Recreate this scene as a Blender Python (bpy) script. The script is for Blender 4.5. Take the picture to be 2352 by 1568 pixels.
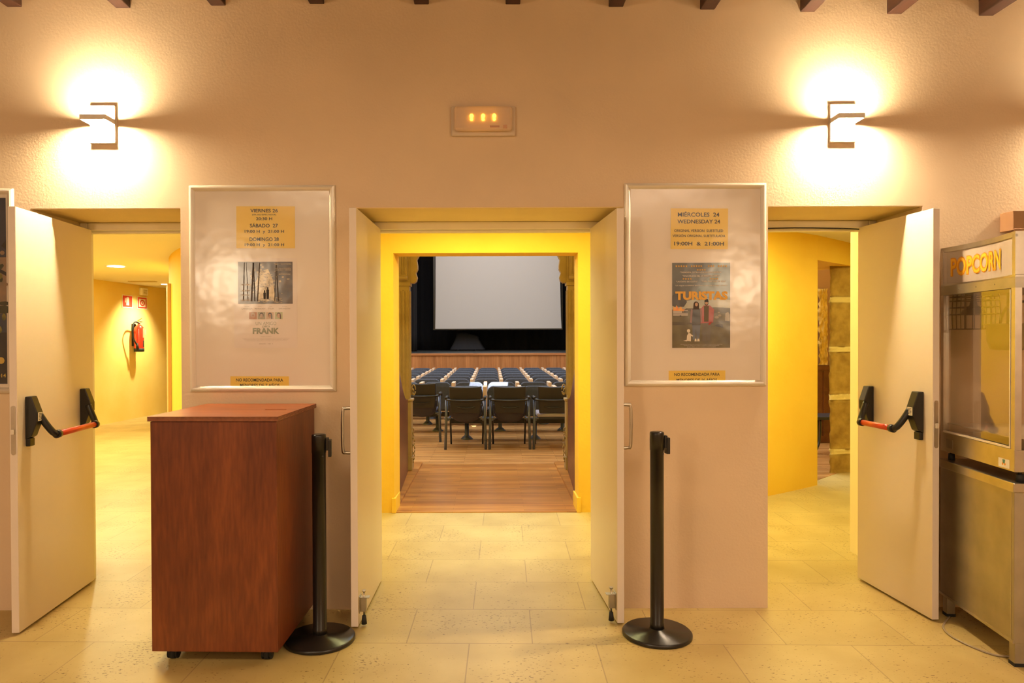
import bpy, bmesh, math, random
from math import radians as R, sin, cos, pi
from mathutils import Vector, Matrix
random.seed(7)
for o in list(bpy.data.objects): bpy.data.objects.remove(o)
scene = bpy.context.scene
COL = scene.collection

# ---------------------------------------------------------------- camera
cam = bpy.data.cameras.new('camera'); camo = bpy.data.objects.new('camera', cam); COL.objects.link(camo)
cam.sensor_width = 36; cam.lens = 24.73; cam.clip_start = .05; cam.clip_end = 100
cam.shift_x = .0196; cam.shift_y = .0026
camo.matrix_world = (Matrix.Translation((0, 0, 1.455)) @ Matrix.Rotation(0, 4, 'Z')
                     @ Matrix.Rotation(R(90-.55), 4, 'X') @ Matrix.Rotation(R(-.18), 4, 'Z'))
scene.camera = camo
scene.view_settings.view_transform = 'Standard'; scene.view_settings.look = 'None'
scene.view_settings.gamma = 1; scene.view_settings.use_curve_mapping = False
scene.view_settings.exposure = 0.15
# ---------------------------------------------------------------- world
w = bpy.data.worlds.new('world'); scene.world = w; w.use_nodes = True
w.node_tree.nodes['Background'].inputs[0].default_value = (1, .8, .6, 1)
w.node_tree.nodes['Background'].inputs[1].default_value = .05
# ---------------------------------------------------------------- lamps
WARM = (1, .74, .44); CORR = (1, .95, .40); DAY = (.86, .93, 1)
def area(name, loc, sx, sy, power, color, rot=(0, 0, 0), spread=180):
    l = bpy.data.lights.new(name, 'AREA'); l.shape = 'RECTANGLE'; l.size = sx; l.size_y = sy
    l.energy = power; l.color = color; l.spread = R(spread)
    o = bpy.data.objects.new(name, l); COL.objects.link(o); o.location = loc; o.rotation_euler = rot
    return o
def spot(name, loc, target, power, color, angle, blend=.5, size=.05):
    l = bpy.data.lights.new(name, 'SPOT'); l.energy = power; l.color = color; l.spot_size = R(angle)
    l.spot_blend = blend; l.shadow_soft_size = size
    o = bpy.data.objects.new(name, l); COL.objects.link(o); o.location = loc
    o.rotation_euler = (Vector(target)-Vector(loc)).to_track_quat('-Z', 'Y').to_euler()
    return o
area('lobby_light', (-1.6, .2, 3.1), 1.2, .8, 50, (1, .74, .48))
area('lobby_light', (1.8, -.2, 3.1), 1.2, .8, 60, (1, .71, .47))
area('lobby_light', (0, -2.2, 3.1), 1.5, .8, 45, (1, .74, .5))
area('lobby_wall_light', (-4.1, -3.6, 2.35), .4, .3, 42, (1, .78, .52), (R(90), 0, R(-22)))
area('lobby_wall_light', (3.95, -3.6, 2.3), .4, .3, 38, (1, .76, .50), (R(90), 0, R(22)))
area('corridor_light', (-.05, 5.12, 2.41), 1.3, .28, 30, CORR)
area('corridor_light', (-2.9, 5.5, 2.41), .9, .4, 36, (1, .97, .56))
area('corridor_light', (2.3, 5.35, 2.41), .9, .4, 44, (1, .96, .46))
area('corridor_light', (-5.0, 7.4, 2.41), .5, .5, 68, (1, .93, .56))
area('corridor_light', (-5.1, 9.56, 2.4), .2, .2, 66, (1, .93, .56))
area('corridor_light', (4.2, 6.4, 2.41), .4, .4, 14, CORR)
spot('corridor_spot', (-5.85, 12.75, 2.4), (-6.55, 12.75, 1.1), 230, (1, .93, .56), 95, 1)
area('hall_daylight_panel', (0, 11.5, 6.2), 6, 7, 620, DAY)  # unseen panel added under the hall ceiling for daylight, no window is built
area('hall_daylight_panel', (-4.0, 11, 3.6), 3, 1.5, 120, DAY, (0, R(-70), 0))  # second added daylight panel, unseen at the left side of the hall
spot('hall_sun', (1.5, 6.7, 4.4), (-.21, 10.60, .74), 14000, (1, .97, .9), 2.6, .15, .01)
spot('hall_sun', (1.8, 6.9, 4.5), (.09, 10.60, .74), 20000, (1, .97, .9), 3.0, .15, .01)
area('stage_light', (0, 17.0, 5.4), 3, .5, 55, (1, .96, .93), (R(40), 0, 0))

# ---------------------------------------------------------------- materials
MATS = {}
def mat(name, color, rough=.6, metal=0, var=0, vscale=4, bump=0, bscale=60, color2=None, emit=0, spec=None, coat=0, trans=0, ior=None):
    if name in MATS: return MATS[name]
    m = bpy.data.materials.new(name); m.use_nodes = True; nt = m.node_tree; n = nt.nodes; L = nt.links
    b = n['Principled BSDF']; b.inputs['Base Color'].default_value = (*color, 1)
    b.inputs['Roughness'].default_value = rough; b.inputs['Metallic'].default_value = metal
    if spec is not None: b.inputs['Specular IOR Level'].default_value = spec
    if coat: b.inputs['Coat Weight'].default_value = coat; b.inputs['Coat Roughness'].default_value = .1
    if trans: b.inputs['Transmission Weight'].default_value = trans
    if ior: b.inputs['IOR'].default_value = ior
    tc = n.new('ShaderNodeTexCoord')
    nz = n.new('ShaderNodeTexNoise'); nz.inputs['Scale'].default_value = vscale; nz.inputs['Detail'].default_value = 5
    L.new(tc.outputs['Object'], nz.inputs['Vector'])
    rp = n.new('ShaderNodeValToRGB')
    c2 = color2 if color2 else tuple(c*(1-var) for c in color)
    rp.color_ramp.elements[0].color = (*c2, 1); rp.color_ramp.elements[1].color = (*color, 1)
    rp.color_ramp.elements[0].position = .3; rp.color_ramp.elements[1].position = .65
    L.new(nz.outputs['Fac'], rp.inputs['Fac']); L.new(rp.outputs['Color'], b.inputs['Base Color'])
    if bump:
        bn = n.new('ShaderNodeTexNoise'); bn.inputs['Scale'].default_value = bscale; bn.inputs['Detail'].default_value = 4
        L.new(tc.outputs['Object'], bn.inputs['Vector'])
        bp = n.new('ShaderNodeBump'); bp.inputs['Strength'].default_value = bump; bp.inputs['Distance'].default_value = .01
        L.new(bn.outputs['Fac'], bp.inputs['Height']); L.new(bp.outputs['Normal'], b.inputs['Normal'])
    if emit:
        b.inputs['Emission Color'].default_value = (*color, 1); b.inputs['Emission Strength'].default_value = emit
    MATS[name] = m; return m
def wood(name, c1, c2, c3, scale=(1, 1, 1), rough=.4, planks=None, figure=2.0, bump=.02):
    """grain stretched along the small-scale axis; planks=(axis pair, length, width) adds board joints"""
    m = bpy.data.materials.new(name); m.use_nodes = True; nt = m.node_tree; n = nt.nodes; L = nt.links
    b = n['Principled BSDF']; b.inputs['Roughness'].default_value = rough
    tc = n.new('ShaderNodeTexCoord'); mp = n.new('ShaderNodeMapping'); mp.inputs['Scale'].default_value = scale
    L.new(tc.outputs['Object'], mp.inputs['Vector'])
    n1 = n.new('ShaderNodeTexNoise'); n1.inputs['Scale'].default_value = figure; n1.inputs['Detail'].default_value = 6
    n1.inputs['Distortion'].default_value = 1.2; L.new(mp.outputs[0], n1.inputs['Vector'])
    n2 = n.new('ShaderNodeTexNoise'); n2.inputs['Scale'].default_value = figure*12; n2.inputs['Detail'].default_value = 6
    mp2 = n.new('ShaderNodeMapping'); mp2.inputs['Scale'].default_value = tuple(s if s < .99 else s*2 for s in scale)
    L.new(tc.outputs['Object'], mp2.inputs['Vector']); L.new(mp2.outputs[0], n2.inputs['Vector'])
    ad = n.new('ShaderNodeMix'); ad.data_type = 'FLOAT'; ad.inputs[0].default_value = .4
    L.new(n1.outputs['Fac'], ad.inputs[2]); L.new(n2.outputs['Fac'], ad.inputs[3])
    rp = n.new('ShaderNodeValToRGB'); e = rp.color_ramp.elements
    e[0].position = .36; e[0].color = (*c1, 1); e[1].position = .64; e[1].color = (*c3, 1)
    k = e.new(.5); k.color = (*c2, 1)
    L.new(ad.outputs[0], rp.inputs['Fac']); out = rp.outputs['Color']
    if planks:
        ax, ln, wd, amt = planks
        sp = n.new('ShaderNodeSeparateXYZ'); L.new(tc.outputs['Object'], sp.inputs[0])
        cb = n.new('ShaderNodeCombineXYZ')
        sh = n.new('ShaderNodeMath'); sh.inputs[1].default_value = .33; L.new(sp.outputs[ax[0]], sh.inputs[0]); L.new(sh.outputs[0], cb.inputs[0]); L.new(sp.outputs[ax[1]], cb.inputs[1])
        br = n.new('ShaderNodeTexBrick'); br.inputs['Scale'].default_value = 1
        br.inputs['Brick Width'].default_value = ln; br.inputs['Row Height'].default_value = wd
        br.inputs['Mortar Size'].default_value = .0012; br.offset = .37; br.offset_frequency = 2
        br.inputs['Color1'].default_value = (1, 1, 1, 1); br.inputs['Color2'].default_value = (1-amt,)*3+(1,)
        br.inputs['Mortar'].default_value = (.45, .4, .35, 1)
        L.new(cb.outputs[0], br.inputs['Vector'])
        mx = n.new('ShaderNodeMix'); mx.data_type = 'RGBA'; mx.blend_type = 'MULTIPLY'; mx.inputs[0].default_value = 1
        L.new(out, mx.inputs[6]); L.new(br.outputs['Color'], mx.inputs[7]); out = mx.outputs[2]
    L.new(out, b.inputs['Base Color'])
    bp = n.new('ShaderNodeBump'); bp.inputs['Strength'].default_value = .25; bp.inputs['Distance'].default_value = bump*.1
    L.new(ad.outputs[0], bp.inputs['Height']); L.new(bp.outputs['Normal'], b.inputs['Normal'])
    return m
def stone_floor():
    m = bpy.data.materials.new('limestone_paving'); m.use_nodes = True; nt = m.node_tree; n = nt.nodes; L = nt.links
    b = n['Principled BSDF']; b.inputs['Roughness'].default_value = .42
    tc = n.new('ShaderNodeTexCoord')
    mp = n.new('ShaderNodeMapping'); mp.inputs['Location'].default_value = (.17, .03, 0); mp.inputs['Rotation'].default_value = (0, 0, R(1))
    L.new(tc.outputs['Object'], mp.inputs['Vector'])
    br = n.new('ShaderNodeTexBrick'); br.inputs['Scale'].default_value = 1; br.inputs['Brick Width'].default_value = .6
    br.inputs['Row Height'].default_value = .42; br.inputs['Mortar Size'].default_value = .003; br.offset = .5
    br.inputs['Mortar Smooth'].default_value = .2
    br.inputs['Color1'].default_value = (.57, .435, .175, 1); br.inputs['Color2'].default_value = (.52, .39, .15, 1)
    br.inputs['Mortar'].default_value = (.38, .27, .11, 1)
    L.new(mp.outputs[0], br.inputs['Vector'])
    nz = n.new('ShaderNodeTexNoise'); nz.inputs['Scale'].default_value = 3; nz.inputs['Detail'].default_value = 8
    L.new(tc.outputs['Object'], nz.inputs['Vector'])
    r1 = n.new('ShaderNodeValToRGB'); r1.color_ramp.elements[0].color = (.80, .76, .66, 1); r1.color_ramp.elements[1].color = (1, 1, 1, 1)
    r1.color_ramp.elements[0].position = .3; r1.color_ramp.elements[1].position = .7
    L.new(nz.outputs['Fac'], r1.inputs['Fac'])
    # pits: thresholded stretched noise masked by a broad noise
    mp3 = n.new('ShaderNodeMapping'); mp3.inputs['Scale'].default_value = (.55, 1, 1); L.new(tc.outputs['Object'], mp3.inputs['Vector'])
    pit = n.new('ShaderNodeTexNoise'); pit.inputs['Scale'].default_value = 95; pit.inputs['Detail'].default_value = 2
    L.new(mp3.outputs[0], pit.inputs['Vector'])
    msk = n.new('ShaderNodeTexNoise'); msk.inputs['Scale'].default_value = 2.6; L.new(tc.outputs['Object'], msk.inputs['Vector'])
    sm = n.new('ShaderNodeMath'); sm.operation = 'MULTIPLY_ADD'; sm.inputs[1].default_value = .35
    L.new(msk.outputs['Fac'], sm.inputs[0]); L.new(pit.outputs['Fac'], sm.inputs[2])
    r2 = n.new('ShaderNodeValToRGB'); r2.color_ramp.elements[0].position = .835; r2.color_ramp.elements[1].position = .865
    r2.color_ramp.elements[0].color = (1, 1, 1, 1); r2.color_ramp.elements[1].color = (.42, .36, .25, 1)
    L.new(sm.outputs[0], r2.inputs['Fac'])
    a = n.new('ShaderNodeMix'); a.data_type = 'RGBA'; a.blend_type = 'MULTIPLY'; a.inputs[0].default_value = 1
    c = n.new('ShaderNodeMix'); c.data_type = 'RGBA'; c.blend_type = 'MULTIPLY'; c.inputs[0].default_value = 1
    L.new(br.outputs['Color'], a.inputs[6]); L.new(r1.outputs[0], a.inputs[7])
    L.new(a.outputs[2], c.inputs[6]); L.new(r2.outputs[0], c.inputs[7]); L.new(c.outputs[2], b.inputs['Base Color'])
    bp = n.new('ShaderNodeBump'); bp.inputs['Strength'].default_value = .25; bp.inputs['Distance'].default_value = .006
    L.new(nz.outputs['Fac'], bp.inputs['Height']); L.new(bp.outputs['Normal'], b.inputs['Normal'])
    return m
def clear(name, gloss=.08, rough=.1, tint=(1, 1, 1), bump=0, bscale=6):
    m = bpy.data.materials.new(name); m.use_nodes = True; nt = m.node_tree; n = nt.nodes; L = nt.links
    n.remove(n['Principled BSDF']); out = n['Material Output']
    t = n.new('ShaderNodeBsdfTransparent'); t.inputs[0].default_value = (*tint, 1)
    g = n.new('ShaderNodeBsdfGlossy'); g.inputs['Roughness'].default_value = rough
    lw = n.new('ShaderNodeLayerWeight'); lw.inputs['Blend'].default_value = .25
    mm = n.new('ShaderNodeMath'); mm.operation = 'MULTIPLY_ADD'; mm.inputs[1].default_value = .5; mm.inputs[2].default_value = gloss
    L.new(lw.outputs['Fresnel'], mm.inputs[0])
    mx = n.new('ShaderNodeMixShader'); L.new(mm.outputs[0], mx.inputs[0]); L.new(t.outputs[0], mx.inputs[1]); L.new(g.outputs[0], mx.inputs[2])
    L.new(mx.outputs[0], out.inputs[0])
    if bump:
        tc = n.new('ShaderNodeTexCoord'); nz = n.new('ShaderNodeTexNoise'); nz.inputs['Scale'].default_value = bscale
        L.new(tc.outputs['Object'], nz.inputs['Vector'])
        bp = n.new('ShaderNodeBump'); bp.inputs['Strength'].default_value = bump; bp.inputs['Distance'].default_value = .02
        L.new(nz.outputs['Fac'], bp.inputs['Height']); L.new(bp.outputs['Normal'], g.inputs['Normal'])
    return m
M_plaster = mat('warm_plaster', (.78, .61, .425), .85, var=.07, vscale=2.2, bump=.12, bscale=85)
M_yellow = mat('yellow_plaster', (.86, .565, .055), .75, vscale=1.5, color2=(.82, .50, .035), bump=.15, bscale=40)
M_white_ceiling = mat('ceiling_paint', (.80, .74, .58), .8)
M_reveal = mat('ochre_reveal_plaster', (.86, .68, .34), .8, var=.06, bump=.15, bscale=60)
M_floor = stone_floor()
M_door = mat('cream_door_lacquer', (.78, .66, .47), .38, var=.02)
M_dooredge = mat('cream_door_edge', (.80, .70, .60), .45, var=.02)
M_frame = mat('cream_frame_paint', (.90, .82, .62), .45)
M_beam = wood('dark_beam_wood', (.028, .010, .006), (.05, .017, .009), (.075, .026, .013), (6, .5, 6), .5)
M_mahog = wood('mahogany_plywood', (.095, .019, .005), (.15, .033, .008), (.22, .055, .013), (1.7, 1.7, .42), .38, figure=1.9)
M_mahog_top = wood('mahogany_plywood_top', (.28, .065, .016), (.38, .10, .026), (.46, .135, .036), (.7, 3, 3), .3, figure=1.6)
M_plyedge = mat('plywood_edge', (.20, .09, .045), .6, color2=(.09, .035, .02), vscale=60)
M_hallfloor = wood('hall_parquet', (.38, .17, .05), (.56, .28, .09), (.72, .42, .16), (.5, 9, 1), .24, planks=('XY', 1.1, .065, .28), figure=1.4)
M_stagewood = wood('stage_front_wood', (.30, .11, .035), (.42, .17, .055), (.50, .22, .08), (9, 1, .5), .45, planks=('ZX', 1.4, .09, .22), figure=1.4)
M_threshold = wood('ramp_parquet', (.34, .12, .022), (.48, .20, .04), (.60, .29, .07), (.5, 9, 1), .28, planks=('XY', .95, .065, .3), figure=1.4)
M_barrier = wood('barrier_wood', (.10, .03, .014), (.14, .045, .02), (.18, .06, .028), (3, .6, 3), .35)
M_palewood = mat('pale_wood', (.70, .52, .38), .45, var=.15, vscale=25)
M_black = mat('black_plastic', (.012, .011, .011), .35)
M_blackmetal = mat('black_powder_coat', (.012, .010, .009), .28, bump=.05, bscale=300)
M_rubber = mat('black_rubber', (.012, .012, .012), .7)
M_red = mat('red_bar_lacquer', (.56, .055, .012), .38)
M_steel = mat('brushed_steel', (.60, .55, .47), .32, 1, var=.15, vscale=12)
M_steel_d = mat('dull_steel', (.50, .46, .38), .42, 1, var=.2, vscale=7)
M_alu = mat('anodised_aluminium', (.78, .72, .62), .35, .35)
M_board = mat('backing_board', (.84, .74, .62), .5, var=.03)
M_cover = clear('crumpled_cover', .05, .19, bump=.12, bscale=7)
M_yellowpaper = mat('yellow_paper', (.88, .62, .10), .6)
M_ink = mat('black_ink', (.02, .015, .012), .6)
M_whitepaper = mat('white_paper', (.82, .72, .64), .6)
M_glass = clear('clear_glass', .02, .04, (.97, .95, .92))
M_black_cloth = mat('black_stage_cloth', (.010, .009, .012), .95, bump=.1, bscale=20)
M_screen = mat('projection_screen', (.50, .475, .465), .8)
M_stagetop = mat('dark_stage_floor', (.05, .055, .055), .35)
M_seatblue = mat('slate_blue_fabric', (.065, .078, .115), .85, var=.25, vscale=30, bump=.15, bscale=400)
M_chairblack = mat('charcoal_chair_shell', (.017, .017, .027), .5)
M_chairfab = mat('plum_grey_fabric', (.045, .042, .068), .8, bump=.1, bscale=300)
M_seatlight = mat('lilac_grey_fabric', (.30, .28, .34), .85)
M_tube = mat('dark_grey_tube', (.10, .12, .18), .35, .5)
M_column = mat('olive_column_paint', (.38, .28, .13), .5, color2=(.31, .22, .10), vscale=8)
M_white_plastic = mat('white_plastic', (.80, .72, .62), .35)
M_extred = mat('extinguisher_red', (.60, .03, .015), .25, coat=.5)
M_signred = mat('sign_red', (.66, .06, .03), .45)
M_signwhite = mat('sign_white', (.85, .78, .62), .45)
M_brass = mat('brass', (.75, .52, .12), .3, 1)
M_lamphead = mat('lamp_head_white', (.86, .80, .72), .4)
M_bulb = mat('lamp_glow', (1, .80, .50), .5, emit=1050)
M_bulb_up = mat('lamp_glow_upper', (1, .80, .50), .5, emit=560)
M_bulb_r = mat('lamp_glow_right', (1, .78, .50), .5, emit=1050)
M_led = mat('amber_led', (1, .52, .04), .5, emit=9)
M_downlight = mat('downlight_glow', (1, .93, .72), .5, emit=7)
M_emcover = mat('frosted_cover', (.95, .80, .66), .3, trans=.55, ior=1.15)
M_stone = mat('ochre_sandstone', (.44, .27, .05), .9, color2=(.27, .15, .02), vscale=9, bump=1, bscale=14)
M_mortar = mat('pale_mortar', (.70, .52, .18), .9, bump=.8, bscale=40)
M_pinkwall = mat('pink_tan_plaster', (.46, .28, .17), .85)

# ---------------------------------------------------------------- mesh helpers
def box(bm, x0, x1, y0, y1, z0, z1, mi=0, mtx=None):
    r = bmesh.ops.create_cube(bm, size=1)
    for v in r['verts']:
        v.co = Vector((x0+(v.co.x+.5)*(x1-x0), y0+(v.co.y+.5)*(y1-y0), z0+(v.co.z+.5)*(z1-z0)))
        if mtx: v.co = mtx @ v.co
    for f in set(f for v in r['verts'] for f in v.link_faces): f.material_index = mi
def cyl(bm, p0, p1, r0, r1=None, seg=20, mi=0, caps=True):
    p0 = Vector(p0); p1 = Vector(p1); r1 = r0 if r1 is None else r1
    d = p1-p0; q = d.to_track_quat('Z', 'Y').to_matrix().to_4x4()
    r = bmesh.ops.create_cone(bm, cap_ends=caps, segments=seg, radius1=r0, radius2=r1, depth=d.length,
                              matrix=Matrix.Translation((p0+p1)/2) @ q)
    for f in set(f for v in r['verts'] for f in v.link_faces): f.material_index = mi; f.smooth = len(f.verts) == 4
def ball(bm, c, r, sc=(1, 1, 1), mi=0, seg=16):
    x = bmesh.ops.create_uvsphere(bm, u_segments=seg, v_segments=seg//2+2, radius=r,
                                  matrix=Matrix.Translation(c) @ Matrix.Diagonal((*sc, 1)))
    for f in set(f for v in x['verts'] for f in v.link_faces): f.material_index = mi; f.smooth = True
def catmull(pts, n=6):
    pts = [Vector(p) for p in pts]; out = []
    for i in range(len(pts)-1):
        p0 = pts[max(i-1, 0)]; p1 = pts[i]; p2 = pts[i+1]; p3 = pts[min(i+2, len(pts)-1)]
        for k in range(n):
            t = k/n
            out.append(.5*((2*p1)+(p2-p0)*t+(2*p0-5*p1+4*p2-p3)*t*t+(3*p1-p0-3*p2+p3)*t**3))
    out.append(pts[-1]); return out
def tube(bm, pts, r, seg=10, smooth=0, mi=0, flat=1):
    pts = catmull(pts, smooth) if smooth else [Vector(p) for p in pts]
    rings = []; up = None
    for i, p in enumerate(pts):
        t = (pts[min(i+1, len(pts)-1)]-pts[max(i-1, 0)]).normalized()
        if up is None: up = Vector((0, 0, 1)) if abs(t.z) < .9 else Vector((0, 1, 0))
        a = t.cross(up).normalized(); b = a.cross(t).normalized(); up = b
        rings.append([bm.verts.new(p+(a*cos(2*pi*k/seg)+b*sin(2*pi*k/seg)*flat)*r) for k in range(seg)])
    for i in range(len(rings)-1):
        for k in range(seg):
            f = bm.faces.new((rings[i][k], rings[i][(k+1) % seg], rings[i+1][(k+1) % seg], rings[i+1][k])); f.smooth = True; f.material_index = mi
    for rg in (rings[0][::-1], rings[-1]): bm.faces.new(rg).material_index = mi
def lathe(bm, prof, c=(0, 0, 0), seg=32, mi=0):
    rings = []
    for r, z in prof:
        rings.append([bm.verts.new((c[0]+max(r, 1e-4)*cos(2*pi*k/seg), c[1]+max(r, 1e-4)*sin(2*pi*k/seg), c[2]+z)) for k in range(seg)])
    for i in range(len(rings)-1):
        for k in range(seg):
            f = bm.faces.new((rings[i][k], rings[i][(k+1) % seg], rings[i+1][(k+1) % seg], rings[i+1][k])); f.smooth = True; f.material_index = mi
    for rg in (rings[0][::-1], rings[-1]): bm.faces.new(rg).material_index = mi
def prism(bm, pts, vec, mi=0):
    """polygon of 3d points extruded by vec"""
    vec = Vector(vec); a = [bm.verts.new(Vector(p)) for p in pts]; b = [bm.verts.new(Vector(p)+vec) for p in pts]
    n = len(pts); fs = [bm.faces.new(a), bm.faces.new(b[::-1])]
    for i in range(n): fs.append(bm.faces.new((a[i], b[i], b[(i+1) % n], a[(i+1) % n])))
    for f in fs: f.material_index = mi
def flat(bm, pts, y, mi=0):
    f = bm.faces.new([bm.verts.new((p[0], y, p[1])) for p in pts]); f.material_index = mi
def rect(bm, x0, x1, z0, z1, y, mi=0): flat(bm, [(x0, z0), (x1, z0), (x1, z1), (x0, z1)], y, mi)
def obj(name, bm, mats, parent=None, bevel=0, smooth=False, loc=None, normals=True):
    if normals: bmesh.ops.recalc_face_normals(bm, faces=bm.faces)
    me = bpy.data.meshes.new(name); bm.to_mesh(me); bm.free()
    for m in (mats if isinstance(mats, (list, tuple)) else [mats]): me.materials.append(m)
    o = bpy.data.objects.new(name, me); COL.objects.link(o)
    if parent: o.parent = parent
    if loc: o.location = loc
    if smooth: me.shade_smooth()
    if bevel:
        b = o.modifiers.new('bevel', 'BEVEL'); b.width = bevel; b.segments = 2; b.limit_method = 'ANGLE'; b.harden_normals = False
    return o
def tag(o, label, cat, group=None):
    o['label'] = label; o['category'] = cat
    if group: o['group'] = group
    return o
def thing(name, label, cat, loc=(0, 0, 0), rz=0, group=None):
    o = bpy.data.objects.new(name, None); COL.objects.link(o); o.location = loc; o.rotation_euler = (0, 0, rz)
    o.empty_display_size = .1
    return tag(o, label, cat, group)
def struct(name, bm, m, bevel=0):
    o = obj(name, bm, m, bevel=bevel); o['kind'] = 'structure'; return o
def B(): return bmesh.new()
def copy_tree(o, parent=None):
    c = o.copy(); COL.objects.link(c)
    if parent: c.parent = parent
    for ch in list(o.children): copy_tree(ch, c)
    return c
_font = {}
def text(bm, body, cx, cz, w, h, y, mi=0, bold=.018, mtx=None, face=1):
    """lettering laid flat in the xz plane, fitted to width w and height h, centred on cx, cz"""
    cu = bpy.data.curves.new('t', 'FONT'); cu.body = body; cu.offset = bold; cu.resolution_u = 3
    to = bpy.data.objects.new('t', cu); COL.objects.link(to)
    bpy.context.view_layer.update()
    me = bpy.data.meshes.new_from_object(to.evaluated_get(bpy.context.evaluated_depsgraph_get()))
    xs = [v.co.x for v in me.vertices]; ys = [v.co.y for v in me.vertices]
    x0, x1, y0, y1 = min(xs), max(xs), min(ys), max(ys)
    vs = []
    for v in me.vertices:
        p = Vector((cx+((v.co.x-x0)/(x1-x0)-.5)*w*face, y, cz+((v.co.y-y0)/(y1-y0)-.5)*h))
        vs.append(bm.verts.new(mtx @ p if mtx else p))
    for p in me.polygons:
        try:
            f = bm.faces.new([vs[i] for i in p.vertices]); f.material_index = mi
        except ValueError: pass
    bpy.data.objects.remove(to); bpy.data.curves.remove(cu); bpy.data.meshes.remove(me)
def disc(bm, cx, cz, rx, rz, y, mi=0, n=16):
    flat(bm, [(cx+rx*cos(2*pi*k/n), cz+rz*sin(2*pi*k/n)) for k in range(n)], y, mi)
def star(bm, cx, cz, r, y, mi=0):
    c = bm.verts.new((cx, y, cz)); v = []
    for k in range(10):
        a = pi/2+k*pi/5; rr = r if k % 2 == 0 else r*.42
        v.append(bm.verts.new((cx+rr*cos(a), y, cz+rr*sin(a))))
    for k in range(10): bm.faces.new((c, v[k], v[(k+1) % 10])).material_index = mi

# ---------------------------------------------------------------- lobby shell
bm = B(); box(bm, -7.5, 6.5, -4, 15.8, -.2, 0)
struct('floor', bm, M_floor)
# main wall, Y 3.76 front to 4.75 back, three openings
bm = B()
YF, YM, YB, ZH, ZT = 3.76, 4.27, 4.75, 2.15, 4.2
piers_f = [(-4.6, -2.46), (-1.66, -.75), (.70, 1.475), (2.30, 4.3)]
piers_b = [(-4.6, -2.70), (-1.5, -.85), (.80, 1.38), (2.42, 4.3)]
for a, b in piers_f: box(bm, a, b, YF, YM, 0, ZT)
heads = [(-2.46, -1.66), (-.75, .70), (1.475, 2.30)]
for a, b in heads: box(bm, a, b, YF, YM, ZH, ZT)
struct('wall_front', bm, M_plaster)
bm = B()
for a, b in piers_b: box(bm, a, b, YM, YB, 0, ZT)
for a, b in [(-2.70, -1.5), (-.85, .80), (1.38, 2.42)]: box(bm, a, b, YM, YB, 2.21, ZT)
box(bm, -7.2, -4.6, YM, YB, 0, ZT); box(bm, 4.3, 6.3, YM, YB, 0, ZT)
struct('wall_corridor', bm, mat('pale_cream_plaster', (.86, .72, .38), .8))
# thin ochre lining of the three reveals
bm = B()
for a, b in heads:
    box(bm, a, b, YF+.004, YM, ZH-.004, ZH)
    box(bm, a, a+.003, YF+.01, YM, 0, ZH); box(bm, b-.003, b, YF+.01, YM, 0, ZH)
struct('trim_1', bm, M_reveal)
bm = B(); box(bm, -4.8, -4.6, -4, 3.9, 0, 3.9); struct('wall_left', bm, M_plaster)
bm = B(); box(bm, 4.3, 4.5, -4, 3.9, 0, 3.9); struct('wall_right', bm, M_plaster)
bm = B(); box(bm, -4.8, 4.5, -4.2, -4, 0, 3.9); struct('wall_back', bm, M_plaster)
bm = B(); box(bm, -4.8, 4.5, -4.2, 3.9, 3.42, 3.6); struct('ceiling', bm, mat('beam_ceiling_boards', (.55, .40, .26), .8))
# ceiling beams
words = ['first', 'second', 'third', 'fourth', 'fifth', 'sixth', 'seventh', 'eighth', 'ninth', 'tenth', 'eleventh']
beams = [(-2.533, 15), (-1.956, 17), (-1.449, 12), (-.925, 8), (-.368, 9), (.117, 9), (.665, 15), (1.151, 21), (1.683, 26), (2.145, 31), (2.633, 35), (3.15, 38), (3.65, 40), (-3.1, 16), (-3.62, 18), (-4.1, 20)]
for i, (bx, by_) in enumerate(beams):
    bm = B(); box(bm, -.039, .039, -3.95, YF, 0, .24); box(bm, -.041, .041, -3.95, YF, .075, .083)
    o = obj('ceiling_beam', bm, M_beam, bevel=.004, loc=(bx, 0, 3.213-(by_-14)/430-.003*bx))
    if i < 11: tag(o, 'dark brown wooden ceiling beam end at the wall top, %s from the left' % words[i], 'beam', 'dark ceiling beams')
    else: tag(o, 'dark brown wooden ceiling beam beyond the photo edge', 'beam', 'dark ceiling beams')
# tan lintel box above the popcorn machine
bm = B(); box(bm, 2.71, 3.25, 3.66, 3.758, 2.005, 2.105); box(bm, 2.71, 3.25, 3.655, 3.66, 2.0, 2.012)
tag(obj('wall_shelf', bm, mat('tan_shelf_paint', (.36, .19, .085), .6), bevel=.003), 'tan boxed shelf on the wall behind the popcorn machine', 'shelf')

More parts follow.
